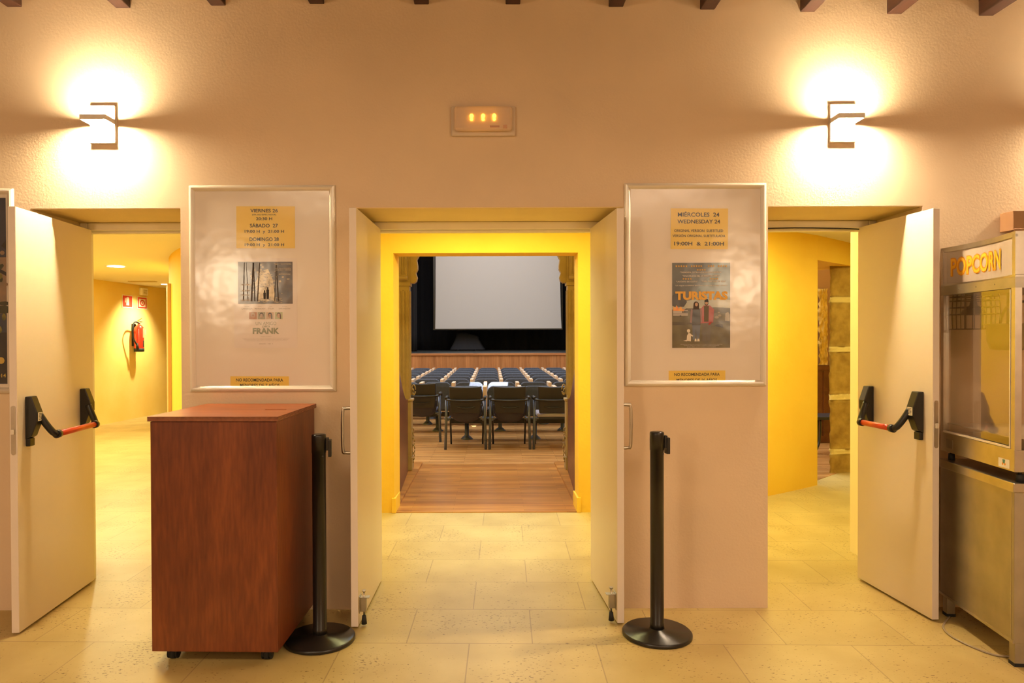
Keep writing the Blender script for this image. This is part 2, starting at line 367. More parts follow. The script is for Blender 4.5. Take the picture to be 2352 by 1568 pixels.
# ---------------------------------------------------------------- corridor shell (curves round the hall)
inL = [(-4.7, 15.6, 0), (-4.6, 12.0, 0), (-4.4, 10, 0), (-4.08, 8.9, 0), (-3.45, 7.75, 0), (-2.7, 6.85, 0), (-1.9, 6.2, 0), (-1.2, 5.88, 0), (-.815, 5.83, 0)]
inR = [(.715, 5.83, 0), (1.2, 5.85, 0), (1.8, 6.02, 0), (2.55, 6.43, 0), (3.18, 6.87, 0)]
inR2 = [(3.97, 7.6, 0), (4.6, 8.4, 0), (5.0, 9.6, 0), (5.1, 11, 0)]
def strip(bm, pts, z0, z1, th, sm=5):
    """vertical wall of thickness th to the left of the path"""
    P = catmull(pts, sm); A = []
    for i, p in enumerate(P):
        t = (P[min(i+1, len(P)-1)]-P[max(i-1, 0)]).normalized(); nrm = Vector((-t.y, t.x, 0))
        q = p+nrm*th
        A.append([bm.verts.new((p.x, p.y, z0)), bm.verts.new((p.x, p.y, z1)), bm.verts.new((q.x, q.y, z1)), bm.verts.new((q.x, q.y, z0))])
    for i in range(len(A)-1):
        for k in range(4): bm.faces.new((A[i][k], A[i][(k+1) % 4], A[i+1][(k+1) % 4], A[i+1][k]))
    bm.faces.new(A[0]); bm.faces.new(A[-1][::-1])
bm = B(); strip(bm, inL, 0, 6.6, .25); strip(bm, inR, 0, 6.6, .25); strip(bm, inR2, 0, 6.6, .25)
strip(bm, [(-.815, 5.83, 0), (.715, 5.83, 0)], 2.155, 6.6, .25, 1)
strip(bm, [(3.18, 6.87, 0), (3.97, 7.6, 0)], 2.2, 6.6, .5, 1)
struct('wall_hall', bm, M_yellow)
outL = [(-5.6, 4.75, 0), (-6.4, 5.6, 0), (-6.7, 8, 0), (-6.66, 10.5, 0), (-6.58, 12, 0), (-6.42, 14.2, 0), (-6.2, 15.7, 0)]
bm = B(); strip(bm, outL, 0, 2.6, .2); box(bm, -6.6, -4.4, 15.5, 15.7, 0, 2.6)
struct('wall_side', bm, mat('pale_yellow_plaster', (.90, .70, .24), .75, color2=(.86, .63, .17), vscale=1.5, bump=.1, bscale=40))
outR = [(4.6, 4.75, 0), (5.4, 5.6, 0), (5.9, 7.5, 0), (6.0, 11, 0)]
bm = B(); strip(bm, outR[::-1], 0, 2.6, .2); struct('wall_side.001', bm, M_yellow)
# corridor ceiling ring
bm = B()
def slab(bm, poly, z, t=.08): prism(bm, [(x, y, z) for x, y in poly], (0, 0, t))
slab(bm, [(-7.2, 4.75), (6.3, 4.75), (6.3, 5.95), (-7.2, 5.95)], 2.44)
PL = [p for p in catmull(inL, 5)]
for i in range(len(PL)-1):
    a, b = PL[i], PL[i+1]
    if b.y > 5.95: slab(bm, [(-7, a.y), (-7, b.y), (b.x+.15, b.y), (a.x+.15, a.y)], 2.44)
    else: slab(bm, [(-7, a.y), (-7, 5.95), (b.x, 5.95), (a.x+.1, a.y)], 2.44)
PR = catmull(inR+inR2[:], 5)
for i in range(len(PR)-1):
    a, b = PR[i], PR[i+1]
    if a.y > 5.95 and b.y > a.y: slab(bm, [(a.x-.15, a.y), (b.x-.15, b.y), (6.3, b.y), (6.3, a.y)], 2.44)
struct('ceiling.001', bm, M_white_ceiling)
# brown doorway strip in the curved wall
bm = B(); 
for (ax, ay), (bx_, by), m_ in [((-4.13, 8.93), (-3.80, 8.25), 0)]:
    prism(bm, [(ax, ay, 0), (bx_, by, 0), (bx_+.03, by+.02, 0), (ax+.03, ay+.02, 0)], (0, 0, 2.1))
    n_ = Vector((-(by-ay), (bx_-ax), 0)).normalized()
o = obj('door_1', bm, mat('tan_door', (.60, .36, .12), .5)); o['kind'] = 'structure'

# right hand doorway: sandstone jamb, room beyond
bm = B()
zz = 0; jd = Vector((.72, .66, 0)).normalized(); p0 = Vector((3.585, 7.46, 0)); 
hs = [.20, .055, .525, .06, .45, .055, .47, .06, .325]
random.seed(3)
def rough_block(bm, a, b, depth, z0, z1, mi, amp):
    """block with an uneven, hand-cut face"""
    d = (b-a); nx, nz = 8, max(2, int((z1-z0)/.04)); nrm = Vector((d.y, -d.x, 0)).normalized(); grid = []
    for j in range(nz+1):
        row = []
        for i in range(nx+1):
            p = a+d*(i/nx)+nrm*(random.uniform(-amp, amp)); p.z = z0+(z1-z0)*j/nz
            if i == 0: p += -d.normalized()*random.uniform(-.3, 1)*amp*1.6
            row.append(bm.verts.new(p))
        grid.append(row)
    for j in range(nz):
        for i in range(nx): f = bm.faces.new((grid[j][i], grid[j][i+1], grid[j+1][i+1], grid[j+1][i])); f.material_index = mi; f.smooth = True
    back = Vector((.5, .85, 0)).normalized()*depth
    bl = [bm.verts.new(grid[j][0].co+back) for j in range(nz+1)]
    for j in range(nz):
        f = bm.faces.new((grid[j][0], grid[j+1][0], bl[j+1], bl[j])); f.material_index = mi
    bm.faces.new([grid[nz][i] for i in range(nx+1)]+[bl[nz]]).material_index = mi
    bm.faces.new([grid[0][i] for i in range(nx+1)]+[bl[0]]).material_index = mi
z = 0
for i, h in enumerate(hs):
    mor = i in (1, 3, 5, 7)
    rough_block(bm, p0+Vector((0, 0, 0)), p0+Vector((.42, .08, 0)), .35, z, z+h, 1 if mor else 0, .008 if not mor else .012); z += h
bmesh.ops.remove_doubles(bm, verts=bm.verts, dist=1e-5)
o = obj('trim_2', bm, [M_stone, M_mortar], normals=False); o['kind'] = 'structure'
bm = B(); box(bm, 4.2, 5.2, 9.6, 9.7, 1.06, 6.6); box(bm, 4.0, 5.4, 9.55, 9.7, 3.2, 6.6); struct('wall_nook', bm, M_pinkwall)
bm = B(); box(bm, 4.3, 4.68, 9.56, 9.595, .01, 1.05)
for x in (4.32, 4.5): box(bm, x, x+.02, 9.548, 9.56, .1, .98)
box(bm, 4.3, 4.68, 9.54, 9.56, 1.0, 1.06)
tag(obj('wainscot_panel', bm, M_barrier), 'dark wooden wainscot beyond the sandstone doorway on the right', 'wall panel')
bm = B(); random.seed(5)
rough_block(bm, Vector((4.44, 9.53, 0)), Vector((4.545, 9.53, 0)), .06, 1.07, 2.1, 0, .02)
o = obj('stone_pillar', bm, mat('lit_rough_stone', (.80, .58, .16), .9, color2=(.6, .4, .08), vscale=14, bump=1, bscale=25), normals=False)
tag(o, 'rough yellow stone strip above the dark wainscot beyond the right doorway', 'stone pillar')
t = thing('armchair', 'black curved chair feet glimpsed through the right stone doorway', 'chair', (3.95, 8.6, .004))
bm = B(); tube(bm, [(-.09, -.15, .012), (0, -.1, .14), (.03, -.08, .3), (.03, -.08, .44)], .012, smooth=3); obj('leg', bm, M_black, t)
bm = B(); tube(bm, [(.03, .1, .012), (.09, .12, .16), (.09, .12, .44)], .012); obj('leg', bm, M_black, t)
bm = B(); box(bm, -.06, .36, -.12, .3, .44, .48); obj('seat', bm, M_chairblack, t, bevel=.01)
# ---------------------------------------------------------------- door frames
def frame(x0, x1, n):
    bm = B(); y0, y1 = 4.2, 4.265
    box(bm, x0, x0+.045, y0, y1, 0, 2.145); box(bm, x1-.045, x1, y0, y1, 0, 2.145)
    box(bm, x0+.045, x1-.045, y0, y1, 2.10, 2.145); box(bm, x0+.045, x1-.045, y0+.03, y1+.0, 2.085, 2.10)
    o = obj('door_frame', bm, M_frame, bevel=.004); o['kind'] = 'structure'; o.name = 'trim_%d' % n; return o
frame(-2.455, -1.66, 3); frame(-.745, .695, 4); frame(1.478, 2.295, 5)
bm = B(); tube(bm, [(1.5, 4.19, 2.093), (1.8, 4.188, 2.10), (2.1, 4.19, 2.095), (2.24, 4.19, 2.088)], .004, seg=6, smooth=3)
tag(obj('cable', bm, M_black), 'thin black cable along the head of the right doorway', 'cable')

# ---------------------------------------------------------------- door leaves
def leaf(name, label, hinge, outer, s, H=2.09):
    h = Vector((*hinge, 0)); o_ = Vector((*outer, 0)); d = o_-h; wd = d.length
    t = thing(name, label, 'door', (hinge[0], hinge[1], .012), math.atan2(d.y, d.x))
    th = .036
    bm = B(); box(bm, 0, wd, min(0, -s*th), max(0, -s*th), 0, H, 0)
    for f in bm.faces:
        if f.calc_center_median().x > wd-1e-4: f.material_index = 1
    obj('leaf', bm, [M_door, M_dooredge], t, bevel=.002)
    return t, wd, th
def lock_plate(t, wd, th, s):
    bm = B(); yc = -s*th/2; n = 8
    pts = []
    for k in range(n+1): a = pi*k/n; pts.append((wd+.0005, yc+.011*cos(a), 1.105+.011*sin(a)))
    for k in range(n+1): a = pi+pi*k/n; pts.append((wd+.0005, yc+.011*cos(a), .885+.011*sin(a)))
    prism(bm, pts, (.002, 0, 0))
    for z in (1.10, 1.03, .955, .89): cyl(bm, (wd+.0024, yc, z), (wd+.0036, yc, z), .004, seg=10)
    p = obj('lock_plate', bm, M_steel, t); p['label'] = 'brushed steel lock plate'
    bm = B(); box(bm, wd+.002, wd+.012, yc-.007, yc+.007, .975, 1.0); obj('latch', bm, M_alu, p, bevel=.002)
def panic_bar(t, wd, s):
    x1, x2 = wd-.09, .13
    bar = bpy.data.objects.new('panic_bar', None); COL.objects.link(bar); bar.parent = t; bar['label'] = 'red push bar between black housings'
    for x, e in ((x1, 1), (x2, -1)):
        bm = B(); hw = .027
        prof = [(0, 1.155), (.03, 1.155), (.058, 1.075), (.058, 1.03), (.03, .955), (0, .94)]
        prism(bm, [(x-hw, s*(p[0]+.001), p[1]) for p in prof], (2*hw, 0, 0))
        if e > 0: box(bm, x-.022, x+.024, min(s*.001, s*.022), max(s*.001, s*.022), .905, .945)
        obj('housing', bm, M_black, bar, bevel=.004)
        bm = B(); ax = x-e*.02
        pts = [(ax, s*.045, 1.06), (ax-e*.012, s*.07, 1.01), (ax-e*.028, s*.094, .968), (ax-e*.045, s*.105, .955)]
        tube(bm, pts, .017, seg=12, smooth=4); cyl(bm, (ax-e*.04, s*.105, .955), (ax-e*.066, s*.105, .955), .021)
        obj('arm', bm, M_black, bar)
        if e > 0:
            bm = B(); rx = x+hw+.0006; box(bm, x-.018, x+.02, min(s*.0592, s*.0602), max(s*.0592, s*.0602), 1.032, 1.074)
            sk = obj('sticker', bm, M_signwhite, bar); sk['label'] = 'small white maker sticker'
            bm = B(); m_ = Matrix.Translation((x, s*.0606, 1.053)) @ Matrix.Rotation(R(90), 4, 'Z')
            for q in range(5): box(bm, x-.012, x+.014, min(s*.0602, s*.0606), max(s*.0602, s*.0606), 1.038+q*.007, 1.041+q*.007)
            obj('print', bm, M_ink, sk)
    bm = B(); cyl(bm, (x1-.083, s*.105, .955), (x2+.083, s*.105, .955), .0155, seg=24)
    k = obj('push_bar', bm, M_red, bar); k['label'] = 'red push bar'
def pull(t, x, s, th, z0=.86, z1=1.085, out=.052):
    bm = B(); y0 = -s*(th+.0005)
    tube(bm, [(x, y0, z0), (x, y0-s*out*.7, z0), (x, y0-s*out, z0+.02), (x, y0-s*out, z1-.02), (x, y0-s*out*.7, z1), (x, y0, z1)], .0085, smooth=4, seg=12)
    k = obj('handle', bm, M_steel, t); k['label'] = 'steel pull handle'
def holder(t, x, s):
    g = bpy.data.objects.new('door_stop', None); COL.objects.link(g); g.parent = t; g['label'] = 'steel spring door stop with black rubber foot'
    a = lambda v0, v1: (min(s*v0, s*v1), max(s*v0, s*v1))
    bm = B(); box(bm, x-.03, x+.02, *a(.0005, .004), .06, .145); box(bm, x-.018, x+.008, *a(.004, .034), .065, .132)
    box(bm, x-.02, x+.012, *a(.004, .05), .134, .138)
    obj('bracket', bm, M_steel_d, g, bevel=.001)
    bm = B(); cyl(bm, (x-.004, s*.022, .04), (x-.004, s*.022, .165), .005); cyl(bm, (x-.004, s*.022, .163), (x-.004, s*.022, .17), .010)
    obj('plunger', bm, M_steel, g)
    bm = B(); cyl(bm, (x-.004, s*.022, .0), (x-.004, s*.022, .042), .014, .010); obj('rubber_foot', bm, M_rubber, g)
t, wd, th = leaf('door_leaf', 'open cream fire door at the far left with red panic bar', (-2.385, 4.2), (-2.325, 3.44), 1)
lock_plate(t, wd, th, 1); panic_bar(t, wd, 1); pull(t, wd-.12, 1, th, .80, 1.03, .05)
t, wd, th = leaf('door_leaf', 'open cream fire door at the right beside the popcorn machine, with red panic bar', (2.185, 4.2), (2.235, 3.565), -1)
lock_plate(t, wd, th, -1); panic_bar(t, wd, -1)
t, wd, th = leaf('door_leaf', 'left leaf of the central cream double door, next to the wooden box', (-.662, 4.2), (-.672, 3.50), 1)
pull(t, wd-.07, 1, th); holder(t, wd-.035, 1)
t, wd, th = leaf('door_leaf', 'right leaf of the central cream double door, beside the posterless wall pier', (.588, 4.2), (.628, 3.535), -1)
t['label'] = 'right leaf of the central cream double door, beside the free standing post'
pull(t, wd-.07, -1, th, .875, 1.095); holder(t, wd-.035, -1)

# ---------------------------------------------------------------- sconces
def sconce(x, z, side, label):
    t = thing('wall_lamp', label, 'lamp', (x, YF-.001, z), 0)
    w2, h2 = .068, .10
    bm = B(); box(bm, -w2, w2, -.012, 0, -h2, h2); obj('back_plate', bm, M_white_plastic, t)
    bm = B(); box(bm, -w2, w2, -.022, -.012, h2-.018, h2); box(bm, -w2, w2, -.022, -.012, -h2, -h2+.018)
    ix = -side*w2
    box(bm, min(ix, ix+side*.013), max(ix, ix+side*.013), -.022, -.012, -h2+.018, h2-.018)
    obj('rim', bm, M_white_plastic, t, bevel=.003)
    bm = B(); z0, z1 = -.001, .025
    box(bm, -w2, w2, -.112, -.108, z0, z1); box(bm, -w2, -w2+.004, -.108, -.012, z0, z1); box(bm, w2-.004, w2, -.108, -.012, z0, z1); box(bm, -w2+.004, w2-.004, -.016, -.012, z0, z1)
    obj('lamp_head', bm, M_lamphead, t, bevel=.001)
    bm = B(); box(bm, -w2+.008, w2-.008, -.104, -.02, .0085, .011); obj('diffuser', bm, M_bulb if side < 0 else M_bulb_r, t)
    bm = B(); box(bm, -w2+.008, w2-.008, -.104, -.02, .0135, .016); obj('diffuser', bm, M_bulb_up, t)
    bm = B(); box(bm, -w2+.004, w2-.004, -.108, -.016, .0112, .0133); obj('divider', bm, M_white_plastic, t)
sconce(-2.062, 2.59, -1, 'lit white wall lamp above the left fire door')
sconce(1.865, 2.585, 1, 'lit white wall lamp above the right doorway')
sconce(3.25, 2.62, 1, 'lit white wall lamp just beyond the right photo edge')

# ---------------------------------------------------------------- emergency light
t = thing('emergency_light', 'white emergency light box with three amber lights above the central doorway', 'emergency light', (-.042, YF-.001, 2.602))
bm = B(); box(bm, -.17, .17, -.022, 0, -.079, .079); obj('base', bm, mat('ivory_plastic', (.66, .55, .43), .4), t, bevel=.006)
bm = B(); box(bm, -.152, .152, -.055, -.024, -.060, .070); o = obj('cover', bm, M_emcover, t, bevel=.014)
for x in (-.062, -.001, .058):
    bm = B(); ball(bm, (x, -.030, .022), .010, (1, .5, 1.2)); ball(bm, (x, -.030, .004), .007, (1.2, .5, 1)); obj('lamp', bm, M_led, t)
bm = B(); box(bm, .035, .085, -.0557, -.0552, -.045, -.035); box(bm, .105, .125, -.0557, -.0552, -.05, -.032); obj('label_print', bm, mat('faint_print', (.62, .36, .24), .6), t)

# ---------------------------------------------------------------- poster frames
def poster_frame(x0, x1, z0, z1, label, tilt=0):
    cx, cz = (x0+x1)/2, (z0+z1)/2; a, b = (x1-x0)/2, (z1-z0)/2
    t = thing('poster_frame', label, 'frame', (cx, YF-.001, cz)); t.rotation_euler = (0, tilt, 0)
    bm = B(); box(bm, -a+.01, a-.01, -.008, 0, -b+.01, b-.01); obj('backing_board', bm, M_board, t)
    # snap profile swept round with mitred corners
    prof = [(0, 0), (0, -.010), (.006, -.018), (.014, -.021), (.022, -.018), (.031, -.011), (.032, -.008)]
    bm = B(); cor = [(-a, -b, 1, 1), (a, -b, -1, 1), (a, b, -1, -1), (-a, b, 1, -1)]; rg = []
    for x, z, sx, sz in cor: rg.append([bm.verts.new((x+sx*p, y, z+sz*p)) for p, y in prof])
    for i in range(4):
        A, C = rg[i], rg[(i+1) % 4]
        for k in range(len(prof)-1): bm.faces.new((A[k], A[k+1], C[k+1], C[k]))
    obj('rim', bm, M_alu, t)
    bm = B(); g = 24
    v = [[bm.verts.new((-a+.03+(2*a-.06)*i/g, -.0115, -b+.03+(2*b-.06)*j/g)) for i in range(g+1)] for j in range(g+1)]
    for j in range(g):
        for i in range(g): bm.faces.new((v[j][i], v[j][i+1], v[j+1][i+1], v[j+1][i]))
    c = obj('cover_sheet', bm, M_cover, t); c['label'] = 'clear crumpled cover sheet'
    return t
FL = poster_frame(-1.61, -.832, 1.170, 2.268, 'silver framed poster board left of the centre doors, above the wooden box')
FR = poster_frame(.708, 1.462, 1.192, 2.272, 'silver framed poster board right of the centre doors, above the post')
FF = poster_frame(-3.32, -2.545, 1.165, 2.255, 'silver framed dark poster board cut off at the far left edge')
YP = YF-.001-.0095
def paper(name, label, cat, x0, x1, z0, z1, m, lines, inkm=M_ink, tilt=0):
    cx, cz = (x0+x1)/2, (z0+z1)/2
    t = thing(name, label, cat, (cx, YP, cz)); t.rotation_euler = (0, tilt, 0)
    bm = B(); box(bm, x0-cx, x1-cx, 0, .0006, z0-cz, z1-cz); obj('sheet', bm, m, t)
    for s_, xx, zz_, w_, h_ in lines:
        bm = B(); text(bm, s_, xx-cx, zz_-cz, w_, h_, -.0004); obj('text_line', bm, inkm, t, normals=False)
    return t
PM = 430.
def px(x): return (x-1130)/PM
def pz(y, x=1130): return 1.455+(774.5-(y+.005*0)-(0))/PM
def L_(s, x0, x1, y0, y1):  # measured extents on the wall converted to metres
    return (s, (px(x0)+px(x1))/2, (pz(y0)+pz(y1))/2, (x1-x0)/PM, (y1-y0)/PM)
paper('notice', 'yellow notice with three days of screening times in the left frame', 'notice', px(546), px(680), pz(569), pz(473), M_yellowpaper,
      [L_('VIERNES 26', 578, 641, 479, 487), L_('(DÍA DEL ESPECTADOR)', 582, 637, 490, 494.5), L_('20:30 H', 591, 628, 498, 505),
       L_('SÁBADO  27', 577, 641, 511, 521.5), L_('19:00 H  y  21:00 H', 565, 655, 527, 535.5),
       L_('DOMINGO 28', 576, 643, 544, 552.5), L_('19:00 H  y  21:00 H', 565, 655, 557.5, 566)], tilt=R(.2))
paper('notice', 'yellow age rating notice at the bottom of the left frame', 'notice', px(530), px(664), pz(886), pz(862), M_yellowpaper,
      [L_('NO RECOMENDADA PARA', 543, 651, 867, 874), L_('MENORES DE 7 AÑOS', 552, 643, 877.5, 885.8)], tilt=R(.3))
paper('notice', 'yellow notice announcing a subtitled screening in the right frame', 'notice', px(1540), px(1671), pz(574), pz(481), M_yellowpaper,
      [L_('MIÉRCOLES  24', 1556, 1651, 488, 500), L_('WEDNESDAY 24', 1555, 1653, 506.5, 515.5),
       L_('ORIGINAL VERSION  SUBTITLED', 1548, 1660, 529, 535), L_('VERSIÓN ORIGINAL SUBTITULADA', 1544, 1665, 539.5, 546.5),
       L_('19:00H  &  21:00H', 1548, 1662, 557, 566)], tilt=R(.4))
paper('notice', 'yellow age rating notice at the bottom of the right frame', 'notice', px(1535), px(1665), pz(876.5), pz(852), M_yellowpaper,
      [L_('NO RECOMENDADA PARA', 1548, 1652, 857.5, 864), L_('MENORES DE 16 AÑOS', 1553, 1646, 869, 876.2)], tilt=R(-.2))

# film poster, left: woodland picture, names, four small portraits, title
def artmat(name, c, c2, sc=8, rough=.5): return mat(name, c, rough, color2=c2, vscale=sc)
M_wood_dark = artmat('printed_night_wood', (.13, .085, .055), (.055, .045, .05), 22)
M_wood_lit = artmat('printed_lit_leaves', (.60, .44, .20), (.20, .13, .06), 70)
M_wood_glow = artmat('printed_path_glow', (.80, .64, .34), (.55, .40, .18), 50)
M_trunk = artmat('printed_trunk', (.10, .065, .035), (.06, .04, .03), 40)
M_greytext = mat('grey_green_ink', (.30, .31, .20), .6); M_paletext = mat('pale_ink', (.66, .56, .46), .6)
M_greytext2 = mat('soft_grey_ink', (.45, .37, .30), .6)
cx, cz = px(612), pz(698)
t = thing('film_poster', 'pale film poster with a dark woodland picture and small portraits in the left frame', 'poster', (cx, YP, cz))
bm = B(); box(bm, px(540)-cx, px(684)-cx, .0, .0006, pz(797)-cz, pz(592)-cz); obj('sheet', bm, M_whitepaper, t)
bm = B(); X = lambda v: px(v)-cx; Z = lambda v: pz(v)-cz
rect(bm, X(549), X(674), Z(696), Z(600), -.0003, 0)
random.seed(11)
flat(bm, [(X(596), Z(690)), (X(588), Z(650)), (X(600), Z(622)), (X(618), Z(616)), (X(628), Z(640)), (X(632), Z(668)), (X(636), Z(690))], -.0006, 2)
for k in range(90):
    a = random.gauss(0, 1); b = random.gauss(0, 1)
    x = 608+a*17; z = 640+b*18
    if 552 < x < 668 and 603 < z < 690: disc(bm, X(x), Z(z), random.uniform(1, 4)/PM, random.uniform(.8, 2.6)/PM, -.0009-.00001*k, 1, 7)
for k in range(30):
    x = random.uniform(590, 650); z = random.uniform(682, 694); disc(bm, X(x), Z(z), .008, .002, -.0014, 1, 6)
for x0, x1, lean in ((578, 582, 4), (586, 589, -3), (592, 595, 5), (571, 573, -4), (640, 643, -5), (632, 634, 3), (560, 563, 2)):
    flat(bm, [(X(x0), Z(690)), (X(x1), Z(690)), (X(x1+lean), Z(602)), (X(x0+lean+1), Z(602))], -.002, 3)
for x, h in ((617, 24), (610, 17)):
    disc(bm, X(x), Z(684-h), 1.9/PM, 2.2/PM, -.0022, 4, 10)
    flat(bm, [(X(x-2.6), Z(685)), (X(x+2.6), Z(685)), (X(x+3), Z(684-h+4)), (X(x), Z(684-h+1.5)), (X(x-3), Z(684-h+4))], -.0022, 4)
obj('picture', bm, [M_wood_dark, M_wood_lit, M_wood_glow, M_trunk, M_ink], t, normals=False)
bm = B()
for s_, a, b, c, d in (('TIERNA Y ENCANTADORA', 632, 672, 604, 606.5), ('UNA BELLA PEQUEÑA', 635, 671, 613.5, 616), ('DE ROBOS Y AMISTAD', 636, 671, 617.5, 620), ('RECOMENDABLE', 643, 669, 627, 630)):
    bm = B(); text(bm, s_, X((a+b)/2), Z((c+d)/2), (b-a)/PM, (d-c)/PM, -.0026); obj('text_line', bm, M_paletext, t, normals=False)
for x0, x1, z in ((555, 577, 652), (556, 577, 666), (555, 576, 676), (555, 577, 688)):
    bm = B(); text(bm, '( SELECCIÓN )', X((x0+x1)/2), Z(z), (x1-x0)/PM, 5/PM, -.0026); obj('award_mark', bm, M_paletext, t, normals=False)
bm = B()
for s_, a, b in (('LANGELLA', 557, 582), ('MARSDEN', 587, 611), ('TYLER', 617, 631), ('SARANDON', 642, 668)): text(bm, s_, X((a+b)/2), Z(707), (b-a)/PM, 3.4/PM, -.0004)
for s_, a, b in (('FRANK', 564, 575), ('JAMES', 594, 604), ('LIV', 621, 627), ('SUSAN', 650, 661)): text(bm, s_, X((a+b)/2), Z(702.4), (b-a)/PM, 2.2/PM, -.0004, bold=0)
for r_ in range(3): text(bm, 'UN REPARTO DE LUJO CON LA MUSICA ORIGINAL Y EL MONTAJE DE LA PELICULA PRODUCIDA Y DIRIGIDA EN', X(612), Z(775+r_*3), (108-r_*6)/PM, 1.6/PM, -.0004, bold=0)
text(bm, 'UN ROBOT Y UN AMIGO', X(612), Z(771), 24/PM, 1.6/PM, -.0004, bold=0); text(bm, 'AVALON   /  AM   //', X(612), Z(787.5), 32/PM, 2/PM, -.0004)
obj('small_lettering', bm, M_greytext2, t, normals=False)
bm = B(); text(bm, 'UN AMIGO', X(612.5), Z(741), 47/PM, 7.5/PM, -.0004, bold=-.008); text(bm, 'FRANK', X(612.5), Z(758), 61/PM, 14/PM, -.0004, bold=.04)
text(bm, 'para', X(613), Z(748.5), 17/PM, 5/PM, -.0008, bold=.01)
obj('title', bm, M_greytext, t, normals=False)
skin = [(.55, .33, .20), (.60, .42, .30), (.50, .28, .17), (.62, .40, .26)]; hair = [(.55, .45, .36), (.07, .05, .04), (.03, .025, .02), (.12, .05, .03)]
bgc = [(.50, .24, .12), (.40, .36, .24), (.62, .45, .30), (.50, .52, .30)]
for i, x0 in enumerate((574, 593.5, 613, 633)):
    bm = B(); xm = x0+8.8; rect(bm, X(x0), X(x0+17.6), Z(731), Z(715), -.0004, 0)
    disc(bm, X(xm), Z(722), 4.8/PM, 6/PM, -.0006, 2); disc(bm, X(xm-.2), Z(723.6), 3.6/PM, 4.8/PM, -.0008, 1)
    if i > 1: rect(bm, X(xm+2.6), X(xm+5.2), Z(730.5), Z(722), -.0009, 2)
    rect(bm, X(xm-2.4), X(xm-.9), Z(723), Z(722.2), -.001, 3); rect(bm, X(xm+.7), X(xm+2.2), Z(723), Z(722.2), -.001, 3); rect(bm, X(xm-1.3), X(xm+1.2), Z(726.8), Z(726.2), -.001, 4)
    obj('portrait', bm, [mat('portrait_ground_%d' % i, bgc[i], .6), mat('portrait_skin_%d' % i, skin[i], .6), mat('portrait_hair_%d' % i, hair[i], .6), M_ink, mat('portrait_lip', (.4, .12, .08), .6)], t, normals=False)

# film poster, right: stormy sky, field, burning caravan, two people and a white dog
cx, cz = px(1609.5), pz(703); X = lambda v: px(v)-cx; Z = lambda v: pz(v)-cz
t = thing('film_poster', 'film poster with two people in red jackets and a white dog in the right frame', 'poster', (cx, YP, cz))
bm = B(); box(bm, X(1540), X(1679), 0, .0006, Z(804), Z(602)); obj('sheet', bm, M_whitepaper, t)
cols = [artmat('print_storm_sky', (.13, .14, .13), (.07, .065, .06), 7), artmat('print_light_sky', (.55, .50, .36), (.36, .38, .31), 9),
        artmat('print_field', (.17, .135, .05), (.09, .07, .025), 14), artmat('print_far_field', (.10, .075, .03), (.06, .045, .02), 20),
        artmat('print_smoke', (.06, .05, .045), (.03, .025, .025), 20), artmat('print_fire', (.85, .25, .04), (.9, .5, .06), 60),
        mat('print_caravan', (.55, .48, .42), .5), mat('print_jacket_red', (.42, .04, .025), .5), mat('print_dark_cloth', (.035, .03, .03), .5),
        mat('print_denim', (.12, .14, .19), .5), mat('print_khaki', (.13, .10, .06), .5), mat('print_skin', (.55, .33, .22), .5),
        mat('print_dog', (.78, .68, .54), .5), mat('print_hair', (.05, .025, .015), .5), artmat('print_boulder', (.45, .36, .24), (.28, .22, .13), 30),
        mat('print_mauve', (.35, .22, .22), .5), artmat('print_teal_sky', (.17, .22, .20), (.11, .14, .14), 9)]
bm = B(); y = -.0003
rect(bm, X(1543), X(1676), Z(712), Z(605), y, 0); rect(bm, X(1543), X(1676), Z(800), Z(711), y, 2)
flat(bm, [(X(1676), Z(605)), (X(1676), Z(690)), (X(1590), Z(690)), (X(1600), Z(665)), (X(1625), Z(640)), (X(1640), Z(620)), (X(1632), Z(605))][::-1], y-.0002, 16)
flat(bm, [(X(1543), Z(712)), (X(1676), Z(712)), (X(1676), Z(690)), (X(1620), Z(686)), (X(1575), Z(692)), (X(1543), Z(704))], y-.0004, 1)
flat(bm, [(X(1570), Z(715)), (X(1676), Z(722)), (X(1676), Z(709)), (X(1640), Z(707)), (X(1600), Z(710)), (X(1575), Z(709))], y-.0006, 3)
flat(bm, [(X(1543), Z(748)), (X(1676), Z(742)), (X(1676), Z(736)), (X(1620), Z(744)), (X(1543), Z(740))], y-.0006, 3)
flat(bm, [(X(1546), Z(706)), (X(1570), Z(706)), (X(1577), Z(695)), (X(1573), Z(686)), (X(1566), Z(676)), (X(1550), Z(672)), (X(1543), Z(682)), (X(1543), Z(700))], y-.0008, 4)
rect(bm, X(1545), X(1579), Z(726), Z(713.5), y-.001, 6); rect(bm, X(1545), X(1580), Z(722.5), Z(721.5), y-.0012, 10)
for q in range(3): rect(bm, X(1566+q*4.5), X(1569.5+q*4.5), Z(720), Z(715.5), y-.0012, 8)
disc(bm, X(1562), Z(727), 2/PM, 2/PM, y-.0013, 8)
flat(bm, [(X(1545), Z(715)), (X(1569), Z(716)), (X(1572), Z(710)), (X(1567), Z(712)), (X(1563), Z(705)), (X(1558), Z(710)), (X(1553), Z(702)), (X(1550), Z(709)), (X(1546), Z(704))], y-.0014, 5)
flat(bm, [(X(1664), Z(738)), (X(1675), Z(739)), (X(1674), Z(722)), (X(1671), Z(718)), (X(1665), Z(721))], y-.001, 14)
for bx_, by_, rr in ((1652, 726, 3), (1645, 730, 4), (1650, 719, 2)): disc(bm, X(bx_), Z(by_), rr/PM*1.3, rr/PM*.8, y-.001, 14, 7)
flat(bm, [(X(1639), Z(750)), (X(1660), Z(754)), (X(1658), Z(745)), (X(1645), Z(746))], y-.001, 8)
